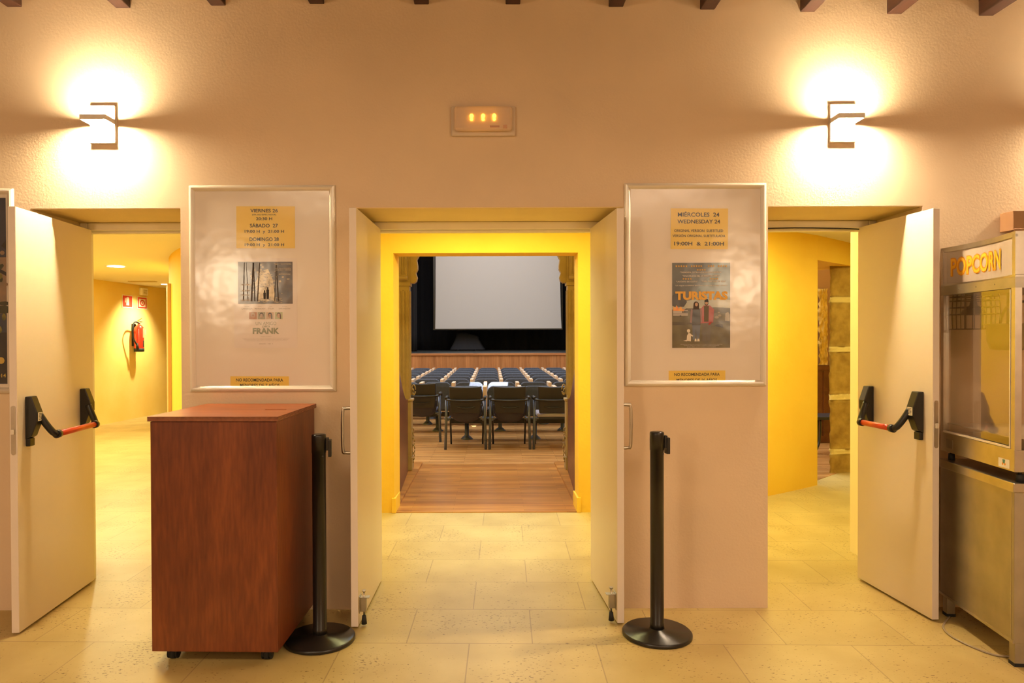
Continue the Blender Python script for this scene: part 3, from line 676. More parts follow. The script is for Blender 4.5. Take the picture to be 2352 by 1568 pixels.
# woman
def P(pts, mi, k): flat(bm, [(X(a), Z(b)) for a, b in pts], y-.0014-.0002*k, mi)
P([(1590, 781), (1596, 782), (1598, 745), (1589, 742)], 9, 0); P([(1599, 782), (1605, 781), (1608, 745), (1597, 745)], 9, 0)
P([(1588, 748), (1608, 748), (1609, 712), (1603, 709), (1593, 709), (1587, 713)], 8, 1)
P([(1583.5, 742), (1588, 743), (1590, 712), (1586, 711)], 15, 2); P([(1608, 742), (1611, 741), (1611, 714), (1607, 711)], 15, 2)
P([(1591, 712), (1605, 712), (1604, 698), (1600, 694), (1595, 694), (1592, 698)], 13, 2); disc(bm, X(1598.5), Z(700.5), 3.4/PM, 4.3/PM, y-.002, 11)
P([(1594, 785), (1599, 785), (1598, 779), (1595, 779)], 12, 3); P([(1600, 785), (1606, 785), (1605, 779), (1601, 779)], 12, 3)
# man
P([(1612, 784), (1621, 784), (1621, 745), (1612, 743)], 10, 0); P([(1622, 783), (1630, 784), (1632, 742), (1620, 742)], 10, 0)
P([(1606.5, 744), (1637, 742), (1639, 712), (1630, 703), (1615, 703), (1608, 711)], 7, 1); P([(1616, 740), (1626, 740), (1627, 704), (1616, 704)], 10, 2)
disc(bm, X(1621.5), Z(698), 4.3/PM, 5.2/PM, y-.0019, 13); disc(bm, X(1621.5), Z(697.5), 3.4/PM, 3.6/PM, y-.0021, 11); P([(1616.5, 695), (1626.5, 695), (1625, 688.5), (1618, 688.5)], 8, 4)
P([(1625, 748), (1631, 746), (1634, 741), (1629, 741)], 7, 4)
# dog
P([(1576, 784), (1586, 785), (1586, 768), (1581, 765), (1577, 772)], 12, 1); disc(bm, X(1580.5), Z(761), 3.8/PM, 4/PM, y-.0018, 12); P([(1568, 784), (1577, 785), (1577, 781)], 12, 2); P([(1585, 768), (1591, 772), (1590, 774), (1585, 772)], 12, 2)
obj('picture', bm, cols, t, normals=False)
M_orange = mat('print_orange', (.80, .42, .06), .5)
for a, b in ((1550, 1578), (1585, 1612), (1624, 1640), (1647, 1669)):
    n_ = 5 if b-a > 24 else (4 if b-a > 20 else 3)
    bm = B()
    for k in range(n_): star(bm, X(a+2.5+(b-a-5)*k/(n_-1)), Z(613), 2.7/PM, y-.003)
    obj('star_rating', bm, M_orange, t, normals=False)
for a, b, z in ((1599, 1620, 621.5), (1566, 1588, 642), (1628, 1649, 642)):
    bm = B()
    for k in range(4): star(bm, X(a+2.5+(b-a-5)*k/3), Z(z), 2.5/PM, y-.003)
    obj('star_rating', bm, M_orange, t, normals=False)
bm = B(); text(bm, 'TURISTAS', X(1610), Z(680.5), 120/PM, 20/PM, y-.003, bold=.055)
o = obj('title', bm, M_orange, t, normals=False); o['label'] = 'orange title lettering'
for s_, a, b, z in (('"TREMENDA, EXTREMADAMENTE DIVERTIDA"', 1561, 1657, 627.5), ('"UNA DELICIA DEL HUMOR MACABRO"', 1567, 1652, 635.5), ('"UN ÉXITO DE CULTO"', 1552, 1601, 648),
                    ('"PARA PARTIRSE DE RISA"', 1610, 1666, 648), ('"LA MEJOR COMEDIA BRITÁNICA DE LOS ÚLTIMOS AÑOS"', 1550, 1669, 657.5)):
    bm = B(); text(bm, s_, X((a+b)/2), Z(z), (b-a)/PM, 4.2/PM, y-.003, bold=.012); obj('text_line', bm, M_whitepaper, t, normals=False)
bm = B()
for z in (792, 795, 798): text(bm, 'UNA PELICULA ORIGINAL CON LA MUSICA Y EL MONTAJE DE LA PRODUCCION PRESENTADA', X(1610), Z(z), (96-(z-792)*5)/PM, 1.6/PM, y-.003, bold=0)
obj('credits', bm, M_whitepaper, t, normals=False)
# dark poster far left
cx, cz = -2.93, 1.71
t = thing('film_poster', 'dark blue and green fantasy landscape poster at the far left edge', 'poster', (cx, YP, cz))
bm = B(); box(bm, -.345, .345, 0, .0006, -.495, .495); obj('sheet', bm, artmat('print_night_blue', (.05, .065, .11), (.03, .035, .06), 3), t)
bm = B(); random.seed(2)
rect(bm, -.33, .345, -.12, .18, -.0003, 0)
for k in range(34): disc(bm, random.uniform(.1, .335), random.uniform(-.1, .22), random.uniform(.01, .05), random.uniform(.01, .03), -.0005-.00002*k, random.choice((0, 1, 2)), 9)
flat(bm, [(.2, .16), (.345, .08), (.345, .1), (.21, .175)], -.0015, 3)
flat(bm, [(.32, .24), (.345, .27), (.345, .22)], -.0015, 3)
rect(bm, -.33, .345, -.49, -.22, -.0004, 3)
for k in range(18): disc(bm, random.uniform(.24, .335), random.uniform(-.24, -.1), .012, .02, -.0016-.00002*k, 1, 7)
obj('picture', bm, [artmat('print_peach_haze', (.42, .26, .16), (.20, .16, .12), 12), artmat('print_gold_green', (.30, .24, .05), (.10, .10, .03), 30),
                    artmat('print_forest', (.06, .07, .035), (.03, .035, .02), 18), mat('print_shadow_blue', (.02, .022, .03), .5)], t, normals=False)
bm = B(); disc(bm, .315, -.37, .018, .018, -.003); text(bm, '2014', .31, -.45, .06, .02, -.003); obj('gold_lettering', bm, mat('print_gold', (.6, .42, .1), .5), t, normals=False)

# ---------------------------------------------------------------- wooden ticket box on castors
t = thing('ticket_box', 'reddish brown mahogany plywood ticket box on black castors', 'cabinet', (-1.231, 3.42, 0), R(-1.5))
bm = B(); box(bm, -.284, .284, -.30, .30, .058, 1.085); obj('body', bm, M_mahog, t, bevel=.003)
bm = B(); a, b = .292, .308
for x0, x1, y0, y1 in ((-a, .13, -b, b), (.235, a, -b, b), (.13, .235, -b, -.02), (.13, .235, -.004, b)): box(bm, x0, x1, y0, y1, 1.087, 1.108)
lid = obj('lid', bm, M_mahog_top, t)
bm = B()
for k in range(4):
    z = 1.088+k*.0052
    box(bm, -a-.001, a+.001, -b-.001, -b, z, z+.0028); box(bm, a, a+.001, -b, b, z, z+.0028)
obj('ply_edge', bm, M_plyedge, lid)
for sx in (-1, 1):
    for sy in (-1, 1):
        bm = B(); x, y = sx*.215, sy*.24
        box(bm, x-.03, x+.03, y-.03, y+.03, .053, .058); box(bm, x-.016, x-.012, y-.018, y+.018, .02, .053); box(bm, x+.012, x+.016, y-.018, y+.018, .02, .053)
        c = obj('caster', bm, M_blackmetal, t)
        bm = B(); cyl(bm, (x-.011, y+.004, .027), (x+.011, y+.004, .027), .026); cyl(bm, (x-.022, y+.004, .027), (x-.0165, y+.004, .027), .024); cyl(bm, (x+.0165, y+.004, .027), (x+.022, y+.004, .027), .024)
        obj('wheel', bm, M_rubber, c)

# ---------------------------------------------------------------- queue posts
def stanchion(x, y, label, rz, lean=0):
    t = thing('queue_post', label, 'post', (x, y, 0), rz)
    bm = B(); lathe(bm, [(.165, 0), (.168, .004), (.168, .014), (.161, .021), (.04, .026), (.036, .035)], seg=64); obj('base', bm, M_blackmetal, t)
    bm = B(); lathe(bm, [(.034, .026), (.034, .06), (.0325, .062), (.0325, .905), (.0345, .905), (.0345, .985), (.033, .992), (.02, .995)], seg=40); obj('pole', bm, M_blackmetal, t)
    bm = B(); box(bm, .033, .048, -.016, .016, .915, .975); box(bm, .044, .060, -.021, .021, .885, .965); cyl(bm, (.02, -.029, .89), (.02, -.0335, .89), .004)
    obj('belt_clip', bm, M_black, t, bevel=.003)
    return t
stanchion(-.833, 3.375, 'black queue post squeezed between the wooden box and the centre door', R(10))
stanchion(.803, 3.425, 'black queue post standing alone below the right poster frame', R(8))

# ---------------------------------------------------------------- popcorn machine on its cart (local x runs away from the camera along its glass side)
PR_ = math.atan2(.645, .072)
def popthing(name, label, cat): return thing(name, label, cat, (2.283, 3.07, 0), PR_)
LN, DP = .62, .52
t = popthing('cart', 'stainless steel cart carrying the popcorn machine', 'cart')
bm = B(); box(bm, 0, LN, -DP, 0, .105, .77); obj('body', bm, M_steel_d, t, bevel=.003)
bm = B(); box(bm, .018, .021, 0, .0015, .11, .765); box(bm, 0, LN, 0, .004, .105, .118); obj('seam', bm, M_steel, t)
bm = B(); box(bm, -.012, LN+.01, -DP-.01, .010, .77, .812); obj('worktop', bm, M_steel, t, bevel=.004)
for x in (.03, LN-.03):
    for y in (-.03, -DP+.03):
        bm = B(); box(bm, x-.02, x+.02, y-.02, y+.02, .015, .105); l = obj('leg', bm, M_steel_d, t)
        bm = B(); box(bm, x-.022, x+.022, y-.022, y+.022, 0, .015); obj('foot', bm, M_rubber, l)
t = popthing('popcorn_machine', 'steel and glass popcorn machine with yellow sign on the cart at the right', 'popcorn machine')
bm = B(); box(bm, 0, LN, -DP, 0, .858, .955); obj('base_tray', bm, M_steel, t, bevel=.002)
for x in (.03, LN-.03):
    for y in (-.04, -DP+.04):
        bm = B(); cyl(bm, (x, y, .812), (x, y, .845), .016, .014); cyl(bm, (x, y, .845), (x, y, .858), .008); obj('foot', bm, M_rubber, t)
for x in (0, LN-.028):
    for y in (-.028, -DP):
        bm = B(); box(bm, x, x+.028, y, y+.028, .955, 1.665); obj('post', bm, M_steel, t)
bm = B(); box(bm, 0, LN, -DP, 0, 1.665, 1.712); bmesh.ops.delete(bm, geom=[], context='VERTS')
for x in (.15, .30, .45): cyl(bm, (x, 0, 1.69), (x, .003, 1.69), .003, seg=8)
obj('upper_rail', bm, M_steel_d, t)
# head with inward bowed sign
n_ = 16; bow = [(LN*i/n_, -.035*sin(pi*i/n_)) for i in range(n_+1)]
bm = B(); prism(bm, [(x, y, 1.90) for x, y in bow]+[(LN, -DP, 1.90), (0, -DP, 1.90)], (0, 0, .012)); 
prism(bm, [(x, y, 1.712) for x, y in bow]+[(LN, -DP, 1.712), (0, -DP, 1.712)], (0, 0, .012))
box(bm, 0, .022, -DP, 0, 1.72, 1.90); box(bm, LN-.02, LN, -DP, 0, 1.72, 1.90); box(bm, 0, LN, -DP, -DP+.01, 1.72, 1.90)
for i in range(n_): 
    (x0, y0), (x1, y1) = bow[i], bow[i+1]
    prism(bm, [(x0, y0+.001, 1.888), (x1, y1+.001, 1.888), (x1, y1-.01, 1.888), (x0, y0-.01, 1.888)], (0, 0, .012))
hd = obj('head', bm, M_steel, t)
bm = B()
for i in range(n_):
    (x0, y0), (x1, y1) = bow[i], bow[i+1]
    a0, a1 = max(x0, .022), min(x1, LN-.02)
    prism(bm, [(a0, y0-.003, 1.724), (a1, y1-.003, 1.724), (a1, y1-.009, 1.724), (a0, y0-.009, 1.724)], (0, 0, .164))
sg = obj('sign_panel', bm, mat('sign_acrylic', (.42, .34, .27), .3), t); sg['label'] = 'pale sign panel'
# letters follow the bow; reading left to right = far to near
wtxt, ct, cxm = .40, 1.806, .35
tmp = B(); text(tmp, 'POPCORN', 0, 0, 1, 1, 0, bold=.03); 
def bowy(x): return -.035*sin(pi*max(0, min(1, x/LN)))
def letters(scale_w, scale_h, off, mi_mat, name, par, bold):
    bm = B(); tmp = B(); text(tmp, 'POPCORN', 0, 0, 1, 1, 0, bold=bold)
    bmesh.ops.triangulate(tmp, faces=tmp.faces[:])
    for k in range(2): bmesh.ops.subdivide_edges(tmp, edges=[e for e in tmp.edges if e.calc_length() > .06], cuts=1)
    vm = {}
    for v in tmp.verts:
        lx = cxm-v.co.x*scale_w; vm[v.index if False else v] = bm.verts.new((lx, bowy(lx)+off, ct+v.co.z*scale_h*(1+.0*v.co.x)))
    for f in tmp.faces:
        try: bm.faces.new([vm[v] for v in f.verts])
        except ValueError: pass
    tmp.free(); return obj(name, bm, mi_mat, par, normals=False)
tmp.free()
letters(.405, .098, -.0015, mat('sign_orange_outline', (.62, .24, .01), .45), 'letter_outline', sg, .06)
letters(.400, .088, -.0002, mat('sign_yellow', (.80, .42, .02), .45), 'lettering', sg, .012)
bm = B(); box(bm, .03, LN-.03, -.012, -.008, .958, 1.663); obj('glass_pane', bm, M_glass, t)
bm = B(); box(bm, .03, LN-.03, -DP+.008, -DP+.012, .958, 1.663); obj('glass_pane', bm, M_glass, t)
bm = B(); box(bm, .010, .014, -DP+.03, -.03, .958, 1.663); obj('glass_pane', bm, M_glass, t)
bm = B(); box(bm, .03, LN-.03, -.006, .002, .957, .966); box(bm, .03, .036, -.006, .002, .966, 1.66); obj('glass_trim', bm, M_alu, t)
bm = B(); box(bm, .03, LN-.03, -DP+.02, -.02, 1.0, 1.004); obj('inner_shelf', bm, M_alu, t)
kx, ky = .395, -.20
bm = B(); lathe(bm, [(.062, 1.385), (.075, 1.39), (.088, 1.43), (.092, 1.505), (.102, 1.51), (.102, 1.514), (.088, 1.514), (.085, 1.45), (.06, 1.395)], (kx, ky, 0)); k = obj('kettle', bm, mat('dull_brass_kettle', (.36, .28, .13), .45, .5), t)
bm = B(); tube(bm, [(kx+.07, ky, 1.51), (kx+.03, ky, 1.58), (kx-.05, ky, 1.615), (kx-.25, ky, 1.61)], .007, smooth=4); cyl(bm, (kx, ky, 1.5), (kx, ky, 1.665), .008); obj('kettle_arm', bm, M_steel_d, k)
lx, ly = .535, -.115
bm = B(); lathe(bm, [(.012, 1.64), (.018, 1.61), (.045, 1.59), (.06, 1.565), (.058, 1.562), (.03, 1.58)], (lx, ly, 0)); cyl(bm, (lx, ly, 1.63), (lx, ly, 1.665), .012)
lp = obj('heat_lamp', bm, mat('dark_lamp_shade', (.10, .07, .05), .4), t)
bm = B()
for z, hw in ((1.655, .078), (1.635, .08), (1.60, .082), (1.565, .083), (1.49, .08)):
    tube(bm, [(lx-hw, ly-hw, z), (lx+hw, ly-hw, z), (lx+hw, ly+hw, z), (lx-hw, ly+hw, z), (lx-hw, ly-hw, z)], .0026, seg=6)
for s1 in (-1, 1):
    for k in range(5):
        u = -.078+.039*k
        tube(bm, [(lx+u, ly+s1*.078, 1.664), (lx+u*1.03, ly+s1*.083, 1.57), (lx+u, ly+s1*.08, 1.49)], .0026, seg=6); tube(bm, [(lx+s1*.078, ly+u, 1.664), (lx+s1*.083, ly+u*1.03, 1.57), (lx+s1*.08, ly+u, 1.49)], .0026, seg=6)
obj('wire_guard', bm, mat('dark_wire', (.13, .09, .05), .4, .5), t)
bm = B(); box(bm, .035, .115, .0003, .001, .865, .905); s_ = obj('sticker', bm, M_signwhite, t); s_['label'] = 'small cream sticker with green and orange emblem'
bm = B(); prism(bm, [(.065, .0011, .902), (.085, .0011, .902), (.082, .0011, .884), (.068, .0011, .884)], (0, .0003, 0)); obj('emblem', bm, mat('emblem_green', (.08, .25, .16), .5), s_)
bm = B(); cyl(bm, (.067, .0011, .882), (.067, .0014, .882), .006, seg=12); cyl(bm, (.083, .0011, .882), (.083, .0014, .882), .006, seg=12); obj('emblem_spot', bm, mat('emblem_orange', (.8, .3, .03), .5), s_)
bm = B(); box(bm, .50, .56, .0003, .001, .88, .925); s_ = obj('sticker', bm, M_steel_d, t); s_['label'] = 'worn metallic sticker near the far end'
# hose on the floor below the cart
bm = B(); tube(bm, [(2.36, 3.62, .005), (2.25, 3.5, .005), (2.215, 3.38, .005), (2.24, 3.26, .005), (2.29, 3.18, .005), (2.42, 3.17, .005)], .0045, smooth=6)
tag(obj('hose', bm, mat('clear_grey_hose', (.35, .28, .2), .3)), 'thin grey hose looping on the floor under the steel cart', 'hose')

# ---------------------------------------------------------------- corridor fittings on the left
t = thing('downlight', 'bright round ceiling downlight in the left corridor', 'ceiling light', (-5.1, 9.56, 2.436))
bm = B(); lathe(bm, [(.135, -.004), (.135, 0), (.11, 0), (.11, -.004)]); obj('rim', bm, M_white_plastic, t)
bm = B(); lathe(bm, [(.108, -.006), (.108, -.002)]); obj('diffuser', bm, M_downlight, t)
t2 = copy_tree(t); t2.location = (-5.93, 12.75, 2.436); t2['label'] = 'small distant downlight at the end of the left corridor'; t2.scale = (.5, .5, 1)
bm = B(); box(bm, -.22, .22, -.07, .07, -.012, 0)
for k in range(5): box(bm, -.2, .2, -.055+.024*k, -.045+.024*k, -.016, -.012)
o = obj('ceiling_vent', bm, mat('vent_tan', (.55, .42, .2), .6), loc=(-6.0, 12.1, 2.44)); tag(o, 'flat ceiling vent grille near the end of the left corridor', 'vent')
def onwall(y):  # outer wall x at depth y
    P_ = catmull(outL, 8)
    for i in range(len(P_)-1):
        if P_[i].y <= y <= P_[i+1].y:
            f = (y-P_[i].y)/(P_[i+1].y-P_[i].y); return P_[i].x+f*(P_[i+1].x-P_[i].x), math.atan2(P_[i+1].y-P_[i].y, P_[i+1].x-P_[i].x)
# local frame: x along the wall away from us, -y out of the wall
def wthing(name, label, cat, y, z):
    x, a = onwall(y); return thing(name, label, cat, (x+.003, y, z), a)
t = wthing('fire_extinguisher', 'red fire extinguisher hanging on the yellow wall of the left corridor', 'fire extinguisher', 12.78, 1.22)
bm = B(); lathe(bm, [(.055, 0), (.08, .01), (.083, .05), (.083, .40), (.075, .44), (.045, .475), (.022, .485), (.022, .50)], (0, -.12, 0)); obj('body', bm, M_extred, t)
bm = B(); lathe(bm, [(.07, -.005), (.086, 0), (.086, .055), (.083, .056)], (0, -.12, 0)); obj('foot_ring', bm, M_rubber, t)
bm = B(); cyl(bm, (0, -.12, .50), (0, -.12, .53), .022); box(bm, -.02, .1, -.13, -.11, .53, .545)
prism(bm, [(-.03, -.128, .55), (.09, -.128, .60), (.1, -.128, .61), (-.03, -.128, .565)], (0, .016, 0)); obj('valve', bm, M_brass, t)
bm = B(); tube(bm, [(0, -.13, .51), (-.16, -.14, .53), (-.24, -.14, .42), (-.2, -.13, .25), (-.12, -.15, .12)], .013, smooth=5); cyl(bm, (-.12, -.15, .15), (-.1, -.15, .04), .018, .024); obj('hose', bm, M_rubber, t)
for z0, z1, m_, nm in ((.25, .42, M_signwhite, 'instruction_label'), (.08, .2, M_ink, 'data_label')):
    bm = B(); vs = []
    for k in range(7):
        a = R(-100+15*k); vs.append(((.0838*cos(a)), -.12+.0838*sin(a)))
    for k in range(6):
        bm.faces.new([bm.verts.new((*vs[k], z0)), bm.verts.new((*vs[k+1], z0)), bm.verts.new((*vs[k+1], z1)), bm.verts.new((*vs[k], z1))])
    l = obj(nm, bm, m_ if nm != 'instruction_label' else mat('pinkish_label', (.72, .25, .15), .4), t)
bm = B(); box(bm, .085, .09, -.2, -.1, .30, .40); obj('tag', bm, M_signwhite, t)
bm = B(); box(bm, -.03, .03, -.045, -.0005, .1, .5); obj('bracket', bm, M_blackmetal, t)
for y_, z_, kind in ((12.62, 2.12, 0), (13.09, 2.115, 1)):
    t = wthing('safety_sign', ['red sign with extinguisher symbol, the left one of the corridor pair', 'red bordered sign with ring symbol, the right one of the corridor pair'][kind], 'sign', y_, z_)
    t['group'] = 'red safety signs'
    bm = B(); box(bm, -.16, .16, -.006, -.001, -.115, .115); obj('plate', bm, M_signwhite, t)
    bm = B()
    if kind == 0:
        rect(bm, -.145, .145, -.10, .10, -.0065, 0); rect(bm, -.04, .05, -.07, .05, -.0072, 1); disc(bm, .005, .05, .045, .03, -.0073, 1); rect(bm, -.08, -.055, -.02, .06, -.0072, 1)
    else:
        rect(bm, -.145, .145, -.10, .10, -.0065, 0); rect(bm, -.11, .11, -.075, .075, -.0072, 1); disc(bm, 0, 0, .085, .058, -.0078, 0, 24); disc(bm, 0, 0, .05, .034, -.0082, 1, 20); disc(bm, 0, 0, .022, .016, -.0086, 0, 12)
    obj('symbol', bm, [M_signred, M_signwhite], t, normals=False)
t = wthing('alarm_sounder', 'small white alarm box high on the yellow corridor wall', 'alarm', 13.1, 2.33)
bm = B(); box(bm, -.10, .10, -.06, 0, -.075, .06); obj('case', bm, M_signwhite, t, bevel=.01)
bm = B()
for k in range(4): box(bm, -.06, .06, -.0615, -.06, -.05+.022*k, -.04+.022*k)
obj('grille', bm, mat('grille_shadow', (.45, .33, .15), .6), t)

# ---------------------------------------------------------------- cinema hall
bm = B(); prism(bm, [(p[0]+.15, p[1]+.12, -.15) for p in inL[:-2]]+[(-1.2, 6.05, -.15), (1.3, 6.05, -.15), (2.5, 6.6, -.15), (3.16, 6.98, -.15), (3.62, 7.42, -.15), (4.0, 7.8, -.15), (4.7, 8.6, -.15), (5.05, 9.6, -.15), (4.35, 9.7, -.15), (4.25, 16.6, -.15), (-4.6, 16.6, -.15)], (0, 0, .154)); struct('floor.001', bm, M_hallfloor)
bm = B(); box(bm, -.812, .712, 5.83, 8.05, -.14, .007); struct('floor.002', bm, M_threshold)
bm = B()
box(bm, -.90, -.8, 6.08, 8.05, -.1, .03); box(bm, .71, .88, 6.08, 8.05, -.1, .03)
box(bm, -1.6, -.9, 6.5, 8.05, -.1, .029); box(bm, .88, 1.8, 6.5, 8.05, -.1, .029)
struct('trim_6', bm, M_threshold)
for n, (x0, x1) in enumerate(((-.815, -.80), (.70, .715))):
    bm = B(); box(bm, x0-(.0 if n else .02), x1+(.02 if n else 0), 5.815, 6.09, 0, .125); o = struct('baseboard_%s' % ('left', 'right')[n], bm, M_yellow, .003)
bm = B(); box(bm, -4.7, -4.5, 15.6, 22, 0, 6.6); box(bm, 4.25, 4.45, 9.72, 22, 0, 6.6); box(bm, -4.7, 4.45, 21.7, 21.9, 0, 6.6)
bmesh.ops.recalc_face_normals(bm, faces=bm.faces)
parts_ = [(-4.7, -4.5, 15.6, 22), (4.25, 4.45, 9.72, 22), (-4.7, 4.45, 21.7, 21.9)]; bm.free()
for q_ in parts_:
    bm = B(); box(bm, *q_, 0, 6.6); struct('wall_stage', bm, mat('hall_plaster', (.50, .44, .38), .85))
bm = B(); box(bm, -7, 5.5, 5.6, 22, 6.6, 6.7); struct('ceiling.002', bm, mat('hall_ceiling', (.6, .55, .5), .8))
# stage
t = thing('stage', 'raised stage with vertical wood boarded front and dark top', 'stage', (0, 16.6, 0))
bm = B(); box(bm, -4.4, 4.2, 0, .06, 0, 1.03); obj('front_panel', bm, M_stagewood, t)
bm = B(); box(bm, -4.4, 4.2, -.03, .08, 1.03, 1.083); obj('edge_board', bm, wood('stage_lip_wood', (.32, .12, .04), (.40, .16, .055), (.46, .2, .07), (.5, 4, 4), .4), t, bevel=.004)
bm = B(); box(bm, -4.4, 4.2, .08, 5.0, 1.0, 1.083); obj('deck', bm, M_stagetop, t)
# back drapes
def drape(name, x0, x1, y, z0, z1, amp, wl, seed, label):
    random.seed(seed); bm = B(); n = int((x1-x0)/.03); rows = 10; ph = [random.uniform(0, 6) for _ in range(4)]; g = []
    for j in range(rows+1):
        f = j/rows; z = z0+(z1-z0)*f
        g.append([bm.verts.new((x0+(x1-x0)*i/n, y+amp*(sin((x0+i*.03)*6.28/wl+ph[0]+.4*sin(f*2))+.5*sin((x0+i*.03)*6.28/wl*2.3+ph[1])), z)) for i in range(n+1)])
    for j in range(rows):
        for i in range(n): bm.faces.new((g[j][i], g[j][i+1], g[j+1][i+1], g[j+1][i]))
    o = obj(name, bm, M_black_cloth, smooth=True, normals=False)
    sd = o.modifiers.new('thick', 'SOLIDIFY'); sd.thickness = .01
    tag(o, label, 'curtain'); return o
drape('stage_curtain', -4.2, 4.0, 21.2, 1.085, 5.8, .05, .6, 1, 'wide black curtain behind the projection screen')
drape('stage_curtain', -3.4, -2.02, 18.9, 1.085, 5.8, .07, .32, 2, 'black side curtain hanging left of the projection screen')
drape('stage_curtain', 2.12, 3.4, 18.9, 1.085, 5.8, .07, .32, 3, 'black side curtain hanging right of the projection screen')
t = thing('projection_screen', 'large pale grey projection screen hanging above the stage', 'screen', (.165, 19.5, 1.70))
bm = B(); hw = 1.725
pts = [(-hw-.01, 0), (hw+.04, 0)]; N = 10
edge = [(hw+.04-.05*(k/N)**.5, 3.0*k/N) for k in range(N+1)]; edl = [(-hw-.01+.02*(k/N)**.5, 3.0*k/N) for k in range(N+1)]
prism(bm, [(x, 0, z) for x, z in edl]+[(x, 0, z) for x, z in edge[::-1]], (0, .01, 0)); obj('surface', bm, M_screen, t)
bm = B(); box(bm, -hw-.07, hw+.07, -.012, .02, -.035, 0); box(bm, -hw-.06, -hw-.01, .0, .012, 0, 3.0); box(bm, hw+.04, hw+.07, .0, .012, 0, 3.0); obj('bottom_bar', bm, M_black, t)
bm = B(); box(bm, -hw-.1, hw+.1, -.06, .08, 3.0, 3.15); obj('roller_case', bm, M_black, t)
for x in (-1.5, 1.5):
    bm = B(); cyl(bm, (x, .01, 3.15), (x, .01, 4.9), .01); obj('hanger', bm, M_black, t)
# cloth-covered table on stage
t = thing('covered_table', 'low table hidden under a black cloth on the stage', 'table', (-.72, 20.2, 1.083))
bm = B(); random.seed(9); N = 40; rings = []
for f in (0, .25, .5, .75, 1.0):
    rg = []
    for k in range(N):
        a = 2*pi*k/N; r = (.30+.16*(1-f)**1.4+.03*(1-f)*sin(a*9+f)); ca, sa = cos(a), sin(a); m_ = max(abs(ca), abs(sa))**.7
        rg.append(bm.verts.new((1.05*r*ca/m_+.02, .6*r*sa/m_, .03+f*(.37+.10*math.exp(-((ca+.6)**2)*4)))))
    rings.append(rg)
for i in range(4):
    for k in range(N): bm.faces.new((rings[i][k], rings[i][(k+1) % N], rings[i+1][(k+1) % N], rings[i+1][k]))
top = bm.verts.new((-.06, 0, .52)); 
for k in range(N): bm.faces.new((rings[4][k], rings[4][(k+1) % N], top))
obj('cloth', bm, mat('black_table_cloth', (.022, .021, .026), .9), t, smooth=True)
for sx in (-.25, .25):
    for sy in (-.12, .12):
        bm = B(); cyl(bm, (sx, sy, 0), (sx, sy, .35), .014); obj('leg', bm, M_alu, t)

# entrance columns
def column(x, s, label):
    t = thing('column', label, 'column', (x, 7.62, .03))
    bm = B(); a = .088
    box(bm, -a, a, -a, a, 0, .14); box(bm, -a+.008, a-.008, -a+.008, a-.008, .14, .74); box(bm, -a-.006, a+.006, -a-.006, a+.006, .74, .765)
    obj('plinth', bm, M_column, t, bevel=.006)
    bm = B(); c = .062
    prof = []
    for (sx, sy) in ((1, 1), (-1, 1), (-1, -1), (1, -1)): pass
    box(bm, -c, c, -c, c, .765, 1.98)
    for q in (-1, 1):
        box(bm, q*.038-.008, q*.038+.008, -c-.008, c+.008, .80, 1.93); box(bm, -c-.008, c+.008, q*.038-.008, q*.038+.008, .80, 1.93)
    box(bm, -.012, .012, -c-.008, c+.008, .80, 1.93)
    obj('shaft', bm, M_column, t, bevel=.003)
    bm = B(); box(bm, -.075, .075, -.075, .075, 1.98, 2.02); box(bm, -.068, .068, -.068, .068, 2.02, 2.5)
    # scroll bracket towards the opening
    scr = [(0, 2.35), (.16, 2.35), (.165, 2.31), (.14, 2.26), (.15, 2.2), (.15, 2.16), (.13, 2.12), (.145, 2.07), (.135, 2.03), (.11, 2.01), (.06, 2.01), (0, 2.0)]
    prism(bm, [(s*x_, -.05, z_) for x_, z_ in scr], (0, .1, 0))
    box(bm, -.045, .045, -.105, -.068, 2.05, 2.35)
    for q in (-.025, 0, .025): cyl(bm, (q, -.108, 2.1), (q, -.108, 2.34), .007, seg=8)
    cyl(bm, (-.05, -.1, 2.06), (.05, -.1, 2.06), .022)
    obj('capital', bm, M_column, t, bevel=.004)
    bm = B()
    for k, (z_, r_) in enumerate(((.86, .040), (.84, .022), (.30, .028), (.22, .03), (.14, .026), (.36, .02), (.10, .018), (.42, .02))):
        pts = [(s*(.08+.0+r_*1.0*(1+cos(a_))*.5), -.02, z_+r_*sin(a_)*1.4) for a_ in [i*.5 for i in range(13)]]
        tube(bm, pts, .006, seg=6)
    obj('scroll_ornament', bm, M_column, t)
    return t
column(-.948, 1, 'olive painted column with scroll capital left of the hall entrance')
column(.875, -1, 'olive painted column with scroll capital right of the hall entrance')
def barrier(x, s, label):
    bm = B(); prof = [(6.10, .03), (7.50, .03), (7.50, .80), (7.42, .80)]
    for k in range(9):
        f = k/8; prof.append((7.42-1.32*f, .80+.56*f**1.7))
    prism(bm, [(x+s*(y_-6.1)*.05, y_, z_) for y_, z_ in prof], (s*.03, 0, 0))
    return tag(obj('barrier_panel', bm, M_barrier, bevel=.003), label, 'barrier')
barrier(-.828, -1, 'dark wooden side panel with curved top left of the hall entrance')
barrier(.735, 1, 'dark wooden side panel with curved top right of the hall entrance')

